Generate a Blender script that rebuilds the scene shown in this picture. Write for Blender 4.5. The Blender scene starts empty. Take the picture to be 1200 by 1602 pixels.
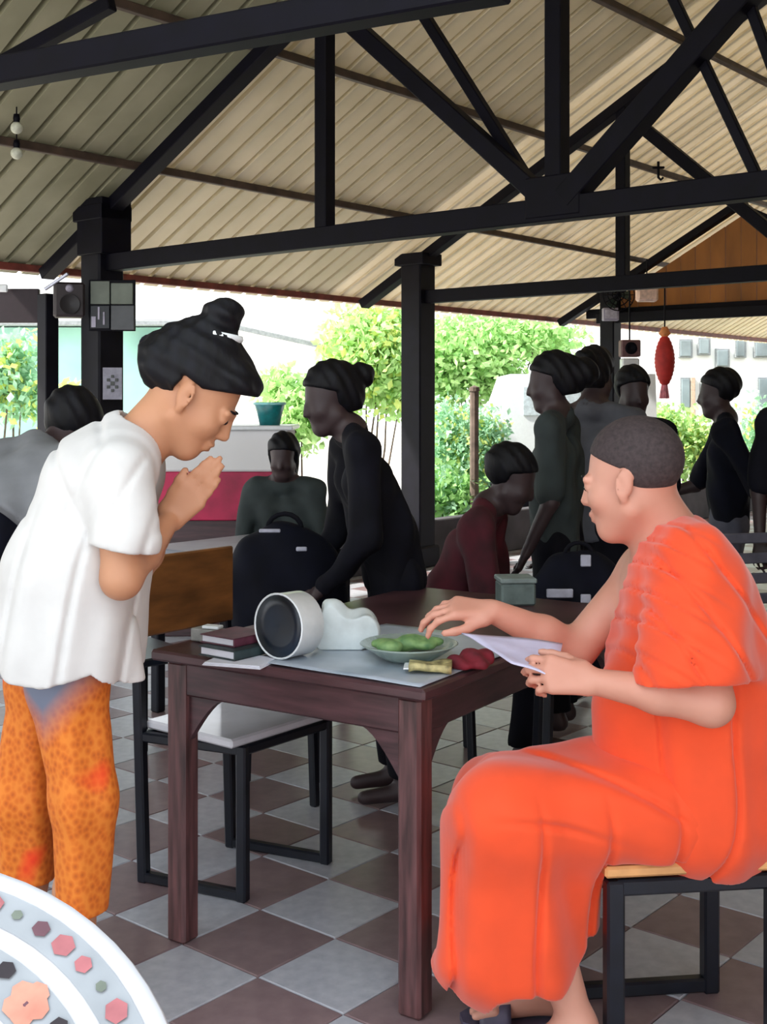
import bpy, bmesh, math, random
import numpy as np
from mathutils import Vector, Matrix

random.seed(7)
rng = np.random.default_rng(7)
sc = bpy.context.scene
COL = sc.collection

# ------------------------------------------------------------------ camera, world, sun, exposure
CAM_H, FPX, HORIZON = 1.4, 1900.0, 630.0
cam = bpy.data.cameras.new('camera')
cam.sensor_fit = 'HORIZONTAL'
cam.sensor_width = 36.0
cam.lens = 36.0 * FPX / 1200.0
cam.shift_y = -(801.0 - HORIZON) / 1200.0
cam.clip_start = 0.05
cam.clip_end = 300
camo = bpy.data.objects.new('camera', cam)
camo.location = (0, 0, CAM_H)
camo.rotation_euler = (math.radians(90), 0, 0)
COL.objects.link(camo)
sc.camera = camo

world = bpy.data.worlds.new('overcast_sky')
sc.world = world
world.use_nodes = True
wn, wl = world.node_tree.nodes, world.node_tree.links
wn.clear()
wo = wn.new('ShaderNodeOutputWorld')
wb = wn.new('ShaderNodeBackground')
wb.inputs['Strength'].default_value = 1.9
wt = wn.new('ShaderNodeTexCoord')
ws = wn.new('ShaderNodeSeparateXYZ')
wr = wn.new('ShaderNodeValToRGB')
wr.color_ramp.elements[0].position = 0.45
wr.color_ramp.elements[0].color = (0.93, 0.96, 1.0, 1)
wr.color_ramp.elements[1].position = 1.0
wr.color_ramp.elements[1].color = (0.80, 0.90, 1.0, 1)
wm = wn.new('ShaderNodeMath')
wm.operation = 'MULTIPLY_ADD'
wm.inputs[1].default_value = 0.5
wm.inputs[2].default_value = 0.5
wl.new(wt.outputs['Generated'], ws.inputs[0])
wl.new(ws.outputs['Z'], wm.inputs[0])
wl.new(wm.outputs[0], wr.inputs[0])
wl.new(wr.outputs[0], wb.inputs['Color'])
wl.new(wb.outputs[0], wo.inputs[0])

sunl = bpy.data.lights.new('sun', 'SUN')
sunl.energy = 7.0
sunl.angle = math.radians(3)
sunl.color = (1.0, 0.95, 0.86)
suno = bpy.data.objects.new('sun', sunl)
# the sun stands beyond the low eave; the roof shades the people
SUN_DIR = Vector((-0.75, -0.15, 0.75)).normalized()
suno.rotation_euler = SUN_DIR.to_track_quat('Z', 'Y').to_euler()
suno.location = (-8, 8, 14)
COL.objects.link(suno)

sc.view_settings.view_transform = 'Standard'
sc.view_settings.look = 'None'
sc.view_settings.exposure = 0.5
sc.view_settings.gamma = 1.0
sc.view_settings.use_curve_mapping = False


# ------------------------------------------------------------------ helpers
def W(px, py, z):
    """pixel of the photograph + distance -> point in the place (used to measure positions)"""
    return np.array(((px - 600.0) * z / FPX, z, CAM_H - (py - HORIZON) * z / FPX))


def ground(px, py):
    z = FPX * CAM_H / (py - HORIZON)
    return W(px, py, z)


def lin(h):
    h = h.lstrip('#')
    out = []
    for i in (0, 2, 4):
        c = int(h[i:i + 2], 16) / 255.0
        out.append(c / 12.92 if c <= 0.04045 else ((c + 0.055) / 1.055) ** 2.4)
    return tuple(out) + (1.0,)


MATS = {}


def mat(name, color, rough=0.6, var=0.12, scale=30.0, bump=0.0, metal=0.0, rand=0.0, stretch=None, color2=None,
        transl=0.0, spec=None, transmission=0.0, alpha=1.0, sheen=0.0):
    if name in MATS:
        return MATS[name]
    m = bpy.data.materials.new(name)
    m.use_nodes = True
    nt = m.node_tree
    n, l = nt.nodes, nt.links
    b = n['Principled BSDF']
    c = lin(color)
    b.inputs['Roughness'].default_value = rough
    b.inputs['Metallic'].default_value = metal
    if spec is not None:
        b.inputs['Specular IOR Level'].default_value = spec
    if transmission:
        b.inputs['Transmission Weight'].default_value = transmission
    if alpha < 1:
        b.inputs['Alpha'].default_value = alpha
    if sheen:
        b.inputs['Sheen Weight'].default_value = sheen
    tc = n.new('ShaderNodeTexCoord')
    src = tc.outputs['Object']
    if stretch:
        mp = n.new('ShaderNodeMapping')
        mp.inputs['Scale'].default_value = stretch
        l.new(src, mp.inputs[0])
        src = mp.outputs[0]
    no = n.new('ShaderNodeTexNoise')
    no.inputs['Scale'].default_value = scale
    no.inputs['Detail'].default_value = 4
    l.new(src, no.inputs['Vector'])
    mix = n.new('ShaderNodeMix')
    mix.data_type = 'RGBA'
    c2 = lin(color2) if color2 else tuple(x * (1 - 2.2 * var) for x in c[:3]) + (1,)
    mix.inputs['A'].default_value = c2
    mix.inputs['B'].default_value = c if color2 else tuple(min(1, x * (1 + var)) for x in c[:3]) + (1,)
    cr = n.new('ShaderNodeMapRange')
    cr.inputs['From Min'].default_value = 0.3
    cr.inputs['From Max'].default_value = 0.7
    l.new(no.outputs[0], cr.inputs[0])
    l.new(cr.outputs[0], mix.inputs['Factor'])
    out = mix.outputs['Result']
    if rand:
        oi = n.new('ShaderNodeObjectInfo')
        hv = n.new('ShaderNodeHueSaturation')
        mr = n.new('ShaderNodeMapRange')
        mr.inputs['To Min'].default_value = 1 - rand
        mr.inputs['To Max'].default_value = 1 + rand
        l.new(oi.outputs['Random'], mr.inputs[0])
        l.new(mr.outputs[0], hv.inputs['Value'])
        l.new(out, hv.inputs['Color'])
        out = hv.outputs[0]
    l.new(out, b.inputs['Base Color'])
    if bump:
        bp = n.new('ShaderNodeBump')
        bp.inputs['Strength'].default_value = bump
        bp.inputs['Distance'].default_value = 0.004
        l.new(no.outputs[0], bp.inputs['Height'])
        l.new(bp.outputs[0], b.inputs['Normal'])
    if transl:
        tr = n.new('ShaderNodeBsdfTranslucent')
        l.new(out, tr.inputs['Color'])
        ms = n.new('ShaderNodeMixShader')
        ms.inputs[0].default_value = transl
        l.new(b.outputs[0], ms.inputs[1])
        l.new(tr.outputs[0], ms.inputs[2])
        l.new(ms.outputs[0], n['Material Output'].inputs['Surface'])
    MATS[name] = m
    return m


def tag(o, label=None, cat=None, group=None, kind=None):
    if label:
        o['label'] = label
    if cat:
        o['category'] = cat
    if group:
        o['group'] = group
    if kind:
        o['kind'] = kind
    return o


def empty(name, loc, label=None, cat=None, group=None, kind=None, rz=0.0):
    o = bpy.data.objects.new(name, None)
    o.location = [float(v) for v in loc]
    o.rotation_euler = (0, 0, rz)
    o.empty_display_size = 0.1
    COL.objects.link(o)
    return tag(o, label, cat, group, kind)


def link(name, me, m=None, parent=None, world=True, smooth=False):
    """link a mesh; with a parent the mesh's world coordinates are made local to it (parents are Empties without scale)"""
    o = bpy.data.objects.new(name, me)
    COL.objects.link(o)
    if m is not None:
        for mm in (m if isinstance(m, (list, tuple)) else [m]):
            me.materials.append(mm)
    if smooth:
        me.polygons.foreach_set('use_smooth', [True] * len(me.polygons))
    if parent is not None:
        o.parent = parent
        if world:
            mw = Matrix.Identity(4)
            p, chain = parent, []
            while p is not None:
                chain.append(Matrix.Translation(p.location) @ p.rotation_euler.to_matrix().to_4x4())
                p = p.parent
            for c in reversed(chain):
                mw = mw @ c
            me.transform(mw.inverted())
    return o


def mesh(name, v, f):
    me = bpy.data.meshes.new(name)
    me.from_pydata([tuple(map(float, p)) for p in v], [], [tuple(int(i) for i in q) for q in f])
    me.update()
    return me


class MB:
    """collects simple shapes into one mesh"""

    def __init__(self):
        self.v, self.f, self.mi = [], [], []

    def add(self, v, f, mi=0):
        k = len(self.v)
        self.v += [tuple(map(float, p)) for p in v]
        self.f += [tuple(i + k for i in q) for q in f]
        self.mi += [mi] * len(f)
        return self

    def box(self, c, s, rz=0.0, ch=0.006, mi=0, ux=None, uy=None, uz=None):
        """chamfered box; c centre, s full sizes, axes turned by rz or given"""
        if ux is None:
            ux = np.array((math.cos(rz), math.sin(rz), 0))
            uy = np.array((-math.sin(rz), math.cos(rz), 0))
            uz = np.array((0, 0, 1.0))
        c = np.array(c, float)
        hx, hy, hz = s[0] / 2, s[1] / 2, s[2] / 2
        ch = min(ch, hx * .45, hy * .45, hz * .45)
        ring = [(hx, hy - ch), (hx - ch, hy), (-hx + ch, hy), (-hx, hy - ch), (-hx, -hy + ch), (-hx + ch, -hy),
                (hx - ch, -hy), (hx, -hy + ch)]
        inn = [(max(-hx + ch, min(hx - ch, x)), max(-hy + ch, min(hy - ch, y))) for x, y in ring]
        vs = []
        for zz, rr in ((-hz, inn), (-hz + ch, ring), (hz - ch, ring), (hz, inn)):
            for x, y in rr:
                vs.append(c + ux * x + uy * y + uz * zz)
        fs = []
        for L in range(3):
            for i in range(8):
                j = (i + 1) % 8
                fs.append((L * 8 + i, L * 8 + j, L * 8 + 8 + j, L * 8 + 8 + i))
        fs.append(tuple(reversed(range(8))))
        fs.append(tuple(range(24, 32)))
        return self.add(vs, fs, mi)

    def bar(self, a, b, w, d=None, up=(0, 0, 1), mi=0, ch=0.005):
        a, b = np.array(a, float), np.array(b, float)
        z = b - a
        L = np.linalg.norm(z)
        z = z / L
        up = np.array(up, float)
        if abs(z @ up) > 0.95:
            up = np.array((0.766, -0.643, 0.0))
        x = np.cross(up, z)
        x /= np.linalg.norm(x)
        y = np.cross(z, x)
        return self.box((a + b) / 2, (w, d or w, L), ch=ch, mi=mi, ux=x, uy=y, uz=z)

    def tube(self, pts, r, n=8, mi=0, cap=True):
        pts = [np.array(p, float) for p in pts]
        rs = r if isinstance(r, (list, tuple)) else [r] * len(pts)
        vs, fs = [], []
        prev = None
        for i, p in enumerate(pts):
            t = pts[min(i + 1, len(pts) - 1)] - pts[max(i - 1, 0)]
            t = t / (np.linalg.norm(t) + 1e-9)
            if prev is None:
                a = np.array((0, 0, 1.0)) if abs(t[2]) < .9 else np.array((1.0, 0, 0))
                x = np.cross(a, t)
            else:
                x = prev - t * (prev @ t)
            x /= np.linalg.norm(x)
            prev = x
            y = np.cross(t, x)
            for k in range(n):
                an = 2 * math.pi * k / n
                vs.append(p + rs[i] * (math.cos(an) * x + math.sin(an) * y))
        for i in range(len(pts) - 1):
            for k in range(n):
                k2 = (k + 1) % n
                fs.append((i * n + k, i * n + k2, (i + 1) * n + k2, (i + 1) * n + k))
        if cap:
            fs.append(tuple(reversed(range(n))))
            fs.append(tuple(range((len(pts) - 1) * n, len(pts) * n)))
        return self.add(vs, fs, mi)

    def lathe(self, prof, c=(0, 0, 0), n=24, ux=(1, 0, 0), uy=(0, 1, 0), uz=(0, 0, 1), mi=0):
        """profile of (radius, height)"""
        c, ux, uy, uz = (np.array(q, float) for q in (c, ux, uy, uz))
        vs, fs = [], []
        for r, h in prof:
            for k in range(n):
                a = 2 * math.pi * k / n
                vs.append(c + uz * h + r * (math.cos(a) * ux + math.sin(a) * uy))
        for i in range(len(prof) - 1):
            for k in range(n):
                k2 = (k + 1) % n
                fs.append((i * n + k, i * n + k2, (i + 1) * n + k2, (i + 1) * n + k))
        return self.add(vs, fs, mi)

    def ball(self, c, r, n=10, mi=0):
        r = np.array(r if isinstance(r, (tuple, list)) else (r, r, r), float)
        c = np.array(c, float)
        prof = [(max(1e-4, math.sin(math.pi * i / n)), -math.cos(math.pi * i / n)) for i in range(n + 1)]
        m = MB().lathe(prof, n=2 * n)
        return self.add([c + r * np.array(p) for p in m.v], m.f, mi)

    def build(self, name, m, parent=None, world=True, smooth=False):
        me = mesh(name, self.v, self.f)
        o = link(name, me, m, parent, world, smooth)
        if any(self.mi):
            me.polygons.foreach_set('material_index', self.mi)
        return o


# ------------------------------------------------------------------ smooth bodies: distance field -> one continuous surface
class Field:
    def __init__(self, lo, hi, res):
        self.lo = np.array(lo, float)
        self.res = res
        self.n = np.ceil((np.array(hi, float) - self.lo) / res).astype(int) + 2
        self.f = np.full(tuple(self.n), 0.5, np.float32)
        self.ax = [self.lo[i] + res * np.arange(self.n[i]) for i in range(3)]

    def sub(self, lo, hi):
        i0 = np.clip(np.floor((np.array(lo) - self.lo) / self.res).astype(int), 0, self.n)
        i1 = np.clip(np.ceil((np.array(hi) - self.lo) / self.res).astype(int) + 1, 0, self.n)
        if (i1 <= i0).any():
            return None, None
        s = tuple(slice(a, b) for a, b in zip(i0, i1))
        P = np.meshgrid(*[self.ax[i][s[i]].astype(np.float32) for i in range(3)], indexing='ij', sparse=True)
        return s, P

    def comb(self, s, d, k, cut=False):
        f = self.f[s]
        if cut:
            h = np.maximum(k - np.abs(f + d), 0) / max(k, 1e-6)
            self.f[s] = np.maximum(f, -d) + h * h * k * 0.25
        else:
            h = np.maximum(k - np.abs(f - d), 0) / max(k, 1e-6)
            self.f[s] = np.minimum(f, d) - h * h * k * 0.25

    def cone(self, a, b, ra, rb=None, k=0.03, cut=False):
        rb = ra if rb is None else rb
        a, b = np.array(a, float), np.array(b, float)
        m = max(ra, rb) + k + 4 * self.res + 0.01
        s, P = self.sub(np.minimum(a, b) - m, np.maximum(a, b) + m)
        if s is None:
            return self
        ba = b - a
        L = max(ba @ ba, 1e-9)
        t = np.clip(((P[0] - a[0]) * ba[0] + (P[1] - a[1]) * ba[1] + (P[2] - a[2]) * ba[2]) / L, 0, 1)
        d = np.sqrt((P[0] - a[0] - t * ba[0]) ** 2 + (P[1] - a[1] - t * ba[1]) ** 2 + (P[2] - a[2] - t * ba[2]) ** 2)
        self.comb(s, d - (ra + (rb - ra) * t), k, cut)
        return self

    def ell(self, c, r, ax=None, k=0.02, cut=False):
        c, r = np.array(c, float), np.array(r, float)
        A = np.eye(3) if ax is None else np.array(ax, float)
        m = r.max() + k + 4 * self.res + 0.01
        s, P = self.sub(c - m, c + m)
        if s is None:
            return self
        q = [(P[0] - c[0]) * A[i][0] + (P[1] - c[1]) * A[i][1] + (P[2] - c[2]) * A[i][2] for i in range(3)]
        k0 = np.sqrt(sum((q[i] / r[i]) ** 2 for i in range(3))) + 1e-6
        k1 = np.sqrt(sum((q[i] / r[i] ** 2) ** 2 for i in range(3))) + 1e-6
        self.comb(s, k0 * (k0 - 1) / k1, k, cut)
        return self

    def grid(self):
        return np.meshgrid(*[a.astype(np.float32) for a in self.ax], indexing='ij', sparse=True)

    def keep(self, fn, k=0.0):
        """keep only where fn(x,y,z) < 0"""
        X, Y, Z = self.grid()
        d = fn(X, Y, Z)
        if k:
            h = np.maximum(k - np.abs(self.f - d), 0) / k
            self.f = (np.maximum(self.f, d) + h * h * k * .25).astype(np.float32)
        else:
            self.f = np.maximum(self.f, d).astype(np.float32)
        return self

    def warp(self, fn):
        X, Y, Z = self.grid()
        self.f = (self.f + fn(X, Y, Z)).astype(np.float32)
        return self

    def like(self):
        g = Field.__new__(Field)
        g.lo, g.res, g.n, g.ax = self.lo, self.res, self.n, self.ax
        g.f = np.full(tuple(self.n), 0.5, np.float32)
        return g

    def merge(self, g, k=0.02):
        h = np.maximum(k - np.abs(self.f - g.f), 0) / k
        self.f = (np.minimum(self.f, g.f) - h * h * k * .25).astype(np.float32)
        return self

    def hollow(self, t, fn):
        """open the inside where fn<0 (a cloth's mouth), leaving a wall of thickness t"""
        X, Y, Z = self.grid()
        inner = np.maximum(self.f + t, fn(X, Y, Z))
        self.f = np.maximum(self.f, -inner).astype(np.float32)
        return self

    def surface(self, name):
        f = self.f
        f[0], f[-1], f[:, 0], f[:, -1], f[:, :, 0], f[:, :, -1] = (0.5,) * 6
        ins = f < 0
        nx, ny, nz = f.shape
        c = np.zeros((nx - 1, ny - 1, nz - 1), np.int8)
        for dx in (0, 1):
            for dy in (0, 1):
                for dz in (0, 1):
                    c += ins[dx:nx - 1 + dx, dy:ny - 1 + dy, dz:nz - 1 + dz]
        act = (c > 0) & (c < 8)
        I = np.argwhere(act)
        idx = np.full(act.shape, -1, np.int64)
        idx[act] = np.arange(len(I))
        acc = np.zeros((len(I), 3))
        cnt = np.zeros(len(I))
        cor = [(a, b, d) for a in (0, 1) for b in (0, 1) for d in (0, 1)]
        val = {q: f[I[:, 0] + q[0], I[:, 1] + q[1], I[:, 2] + q[2]].astype(float) for q in cor}
        for q in cor:
            for ax in range(3):
                if q[ax] == 0:
                    q2 = tuple(1 if i == ax else q[i] for i in range(3))
                    a, b = val[q], val[q2]
                    m = (a < 0) != (b < 0)
                    t = np.where(m, a / np.where(m, a - b, 1), 0)
                    p = np.array(q, float)[None].repeat(len(I), 0)
                    p[:, ax] += t
                    acc[m] += p[m]
                    cnt[m] += 1
        V = self.lo + self.res * (I + acc / cnt[:, None])
        F = []
        for ax in range(3):
            u, w = (ax + 1) % 3, (ax + 2) % 3
            s0 = [slice(None)] * 3
            s1 = [slice(None)] * 3
            s0[ax], s1[ax] = slice(0, -1), slice(1, None)
            a, b = ins[tuple(s0)], ins[tuple(s1)]
            E = np.argwhere(a != b)
            E = E[(E[:, u] > 0) & (E[:, w] > 0)]
            fl = a[E[:, 0], E[:, 1], E[:, 2]]
            def at(du, dw):
                Q = E.copy()
                Q[:, u] -= du
                Q[:, w] -= dw
                return idx[Q[:, 0], Q[:, 1], Q[:, 2]]
            q = np.stack([at(1, 1), at(0, 1), at(0, 0), at(1, 0)], 1)
            q[~fl] = q[~fl][:, ::-1]
            F.append(q)
        F = np.concatenate(F)
        F = F[(F >= 0).all(1)]
        me = bpy.data.meshes.new(name)
        me.vertices.add(len(V))
        me.vertices.foreach_set('co', V.astype(np.float32).ravel())
        me.loops.add(F.size)
        me.loops.foreach_set('vertex_index', F.ravel().astype(np.int32))
        me.polygons.add(len(F))
        me.polygons.foreach_set('loop_start', np.arange(0, F.size, 4, dtype=np.int32))
        me.polygons.foreach_set('loop_total', np.full(len(F), 4, np.int32))
        me.update(calc_edges=True)
        me.validate()
        return me

    def obj(self, name, m, parent=None):
        return link(name, self.surface(name), m, parent, True, True)


def unit(v):
    v = np.array(v, float)
    return v / (np.linalg.norm(v) + 1e-9)


def rot(v, axis, ang):
    v, a = np.array(v, float), unit(axis)
    return v * math.cos(ang) + np.cross(a, v) * math.sin(ang) + a * (a @ v) * (1 - math.cos(ang))


def head_frame(yaw, pitch, roll=0.0):
    """forward (yaw from +X towards +Y, pitch down positive), up, side"""
    f = np.array((math.cos(yaw) * math.cos(pitch), math.sin(yaw) * math.cos(pitch), -math.sin(pitch)))
    s = np.array((math.sin(yaw), -math.cos(yaw), 0.0))
    u = np.cross(s, f)
    if roll:
        u, s = rot(u, f, roll), rot(s, f, roll)
    return f, u, s


def add_head(F, c, fr, S=1.0, k=0.018, detail=True):
    f, u, s = fr
    c = np.array(c, float)

    def p(a, b, d):
        return c + S * (a * f + b * u + d * s)
    A = (f, u, s)
    F.ell(p(-.018, .045, 0), np.array((.098, .088, .076)) * S, A, k=k * S)
    F.ell(p(.030, -.025, 0), np.array((.066, .085, .062)) * S, A, k=.03 * S)
    F.cone(p(.058, -.098, -.012), p(.058, -.098, .012), .024 * S, k=.03 * S)
    for q in (-1, 1):
        F.cone(p(.0, -.055, q * .052), p(.05, -.095, q * .018), .024 * S, .02 * S, k=.03 * S)
        F.ell(p(.058, -.028, q * .036), np.array((.028, .026, .026)) * S, A, k=.02 * S)
        if detail:
            F.ell(p(.098, -.002, q * .031), np.array((.016, .012, .018)) * S, A, k=.012 * S, cut=True)
            F.ell(p(.084, -.002, q * .031), np.array((.011, .010, .014)) * S, A, k=.006 * S)
            F.cone(p(.092, .016, q * .014), p(.084, .016, q * .045), .008 * S, k=.012 * S)
            # ear: shell with a hollow
            F.ell(p(-.006, -.004, q * .080), np.array((.019, .033, .007)) * S,
                  (rot(f, s, .25), rot(u, s, .25), unit(s + .35 * q * -f)), k=.006 * S)
            F.ell(p(.0, -.002, q * .089), np.array((.009, .018, .006)) * S, A, k=.005 * S, cut=True)
            F.ell(p(.002, -.034, q * .078), np.array((.009, .011, .006)) * S, A, k=.006 * S)
    F.cone(p(.092, .004, 0), p(.106, -.030, 0), .008 * S, .0115 * S, k=.016 * S)
    if detail:
        for q in (-1, 1):
            F.ell(p(.097, -.034, q * .011), np.array((.010, .007, .0075)) * S, A, k=.006 * S)
        F.ell(p(.092, -.060, 0), np.array((.011, .007, .024)) * S, A, k=.008 * S)
        F.ell(p(.089, -.073, 0), np.array((.011, .007, .020)) * S, A, k=.008 * S)
        F.ell(p(.102, -.0665, 0), np.array((.008, .0014, .020)) * S, A, k=.003 * S, cut=True)


def add_hand(F, wrist, d, n, side, curl=(.3, .3, .3, .3), spread=.06, thumb=(.5, .5, .3), S=1.0, bend2=1.1, k=.006):
    """d: towards the fingers, n: out of the back of the hand, side: towards the thumb; curl per finger (index first)"""
    d, n = unit(d), unit(n)
    n = unit(n - d * (n @ d))
    side = unit(np.array(side, float) - d * (np.array(side, float) @ d) - n * (np.array(side, float) @ n))
    w = np.array(wrist, float)
    off = (.030, .010, -.010, -.028)
    ln = ((.040, .025, .020), (.045, .029, .021), (.041, .027, .021), (.032, .020, .018))
    base = (.088, .092, .088, .080)
    rad = (.0088, .009, .0085, .0075)
    for i in range(4):
        kn = w + S * (d * base[i] + side * off[i])
        F.cone(w + S * (d * .012 + side * off[i] * .55), kn, .0145 * S, .0115 * S, k=.014 * S)
        dd = unit(d + side * spread * (1.5 - i))
        p = kn
        ang = curl[i]
        for j in range(3):
            ang_j = curl[i] * (1 if j == 0 else bend2)
            dd = rot(dd, np.cross(n, d), ang_j)
            q = p + dd * ln[i][j] * S
            F.cone(p, q, rad[i] * S * (1 - .07 * j), rad[i] * S * (.93 - .08 * j), k=k)
            p = q
    t0 = w + S * (d * .022 + side * .026 - n * .006)
    F.cone(w + S * d * .015, t0, .015 * S, .014 * S, k=.012)
    td = unit(d * math.cos(thumb[0]) + side * math.sin(thumb[0]) - n * thumb[2])
    t1 = t0 + td * .040 * S
    F.cone(t0, t1, .0135 * S, .0105 * S, k=.010)
    td2 = unit(td + d * thumb[1] * .8 - side * thumb[1] * .5)
    t2 = t1 + td2 * .032 * S
    F.cone(t1, t2, .0105 * S, .0092 * S, k=k)
    t3 = t2 + unit(td2 + d * .2 - side * thumb[1] * .3) * .024 * S
    F.cone(t2, t3, .0092 * S, .0078 * S, k=k)


# ------------------------------------------------------------------ the place: axes of the pavilion
TH = math.radians(40.0)
L = np.array((math.sin(TH), math.cos(TH), 0.0))      # along the building
T = np.array((math.cos(TH), -math.sin(TH), 0.0))     # from the low eave into the building
A0 = np.array((-1.825, 7.88, 0.0))                   # foot of the column by the sign boards
SLOPE = 0.53
RIDGE_T = 3.44
UP = np.array((0, 0, 1.0))


def B(t, s, h=0.0):
    return A0 + T * t + L * s + UP * h


M_STEEL = mat('dark_painted_steel', '#050410', rough=.6, var=.2, scale=12, bump=.1, spec=.15)
M_PURLIN = mat('purlin_steel', '#4a3a30', rough=.6, var=.2, scale=10)
M_REDPURLIN = mat('red_oxide_steel', '#7a3a30', rough=.6, var=.2, scale=10)
M_SHEET = mat('cream_roof_sheet', '#e2d8c0', rough=.55, var=.06, scale=2.0, rand=.05, color2='#cfc5a8', transl=.14)
M_COLUMN = mat('dark_column_paint', '#0a0914', spec=.2, rough=.6, var=.25, scale=8, bump=.2)
M_TILE_A = mat('pale_terrazzo_tile', '#b9bac0', rough=.35, var=.05, scale=26, rand=.06, color2='#a3a5ad')
M_TILE_B = mat('brown_terrazzo_tile', '#8a7575', rough=.35, var=.10, scale=18, rand=.08, color2='#776366')
M_GROUT = mat('grout', '#5e5c60', rough=.9)
M_YARD = mat('pale_concrete_yard', '#cfc8ba', rough=.9, var=.12, scale=1.5)
M_GRASS = mat('short_grass', '#7fa64e', rough=.9, var=.2, scale=3)

# yard and lawn outside
yard = MB()
yv = [(-40, -10, -.12), (60, -10, -.12), (60, 80, -.12), (-40, 80, -.12)]
yard.add(yv, [(0, 1, 2, 3)])
tag(yard.build('ground', M_YARD), 'pale concrete yard outside the open pavilion', 'ground', kind='structure')

# floor slab with tiles
TS = 0.28
tile_me = {}
for nm, mm in (('pale', M_TILE_A), ('brown', M_TILE_B)):
    h, g, c = TS / 2 - .0015, .004, .003
    ring = [(-h, -h), (h, -h), (h, h), (-h, h)]
    v = [(x, y, -.012) for x, y in ring] + [(x, y, -c) for x, y in ring] + \
        [(x * (h - c) / h, y * (h - c) / h, 0) for x, y in ring]
    f = []
    for k in (0, 4):
        for i in range(4):
            j = (i + 1) % 4
            f.append((k + i, k + j, k + 4 + j, k + 4 + i))
    f.append((8, 9, 10, 11))
    me = mesh('tile_' + nm, v, f)
    me.materials.append(mm)
    tile_me[nm] = me
slab = MB()
o0 = np.array((-.324, 3.16, 0.0))
corn = [o0 + T * a * TS + L * b * TS for a, b in ((-19.5, -20.5), (14.5, -20.5), (14.5, 50.5), (-19.5, 50.5))]
vv = [(p[0], p[1], -.006) for p in corn] + [(p[0], p[1], -.12) for p in corn]
slab.add(vv, [(0, 1, 2, 3), (4, 5, 1, 0), (5, 6, 2, 1), (6, 7, 3, 2), (7, 4, 0, 3)])
floor = slab.build('floor', M_GROUT)
tag(floor, 'tiled pavilion floor with pale and brown squares laid as a checkerboard', 'floor', kind='structure')
cells = []
for a in range(-19, 15):
    for b in range(-20, 51):
        c = o0 + T * a * TS + L * b * TS
        px = py = 0
        vis = False
        if c[1] > 2.2:
            px = 600 + FPX * c[0] / c[1]
            py = HORIZON + FPX * CAM_H / c[1]
            vis = -60 < px < 1260 and py < 1690
        cells.append((0 if vis else 1, c[1], a, b, c))
cells.sort(key=lambda q: (q[0], q[1]))
rest = {0: MB(), 1: MB()}
zr = math.atan2(T[1], T[0])
for i, (nv, _, a, b, c) in enumerate(cells):
    par = (a + b) % 2
    if i < 296 and nv == 0:
        o = bpy.data.objects.new('tile', tile_me['brown' if par == 0 else 'pale'])
        o.location = c
        o.rotation_euler = (0, 0, zr)
        COL.objects.link(o)
        o.parent = floor
    else:
        q = [c + T * x * (TS / 2 - .002) + L * y * (TS / 2 - .002) for x, y in ((-1, -1), (1, -1), (1, 1), (-1, 1))]
        rest[par].add(q + [p - UP * .006 for p in q], [(0, 1, 2, 3)] + [(4 + i, 4 + (i + 1) % 4, (i + 1) % 4, i) for i in range(4)])
for par, nm in ((0, 'brown_tiles_beyond'), (1, 'pale_tiles_beyond')):
    o = rest[par].build(nm, M_TILE_B if par == 0 else M_TILE_A, floor)
    o['kind'] = 'stuff'

# columns on the low side
col_label = ['dark square column carrying the sign boards and the white notice', 'dark column standing alone in front of the bright garden shrubs',
             'slim dark column behind the women with tied hair, wall fan on it']
for i, s in enumerate((0, 3.3, 6.6)):
    w = (.20, .215, .17)[i]
    m = MB()
    top = 2.6
    m.box(B(0, s, top / 2), (w, w, top), rz=zr, ch=.012)
    r = empty('column', B(0, s), col_label[i], 'column', kind='structure')
    m.build('shaft', M_COLUMN, r)
    MB().box(B(0, s, .09), (w + .06, w + .06, .18), rz=zr, ch=.015).build('footing', M_COLUMN, r)
    MB().box(B(0, s, top + .02), (w + .10, w + .05, .10), rz=zr).build('cap_plate', M_STEEL, r)

# low wall along the open side
lw = MB()
lw.box(B(-.05, .6, .19), (.14, 20.5, .38), rz=zr, ch=.01)
tag(lw.build('wall_west', mat('grey_low_wall', '#4a474c', rough=.85, var=.2, scale=4, bump=.2)), 'low grey wall running between the columns along the garden side', 'wall', kind='structure')

we = MB()  # unseen wall, added to block light from the right
we.box(B(7.3, 6.0, 1.25), (.12, 18.0, 2.5), rz=zr, ch=.01)
tag(we.build('wall_added_east', mat('brown_plank_wall', '#6b4630', rough=.8, var=.25, scale=3, stretch=(4, 4, .5))), 'brown wall added out of view along the long side to cut side light', 'wall', kind='structure')

# trusses
M_GUSSET = mat('worn_pale_steel', '#8d8896', rough=.4, var=.2, scale=20, metal=.3)  # pale grey metal of the board markings and the tweeter


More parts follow.
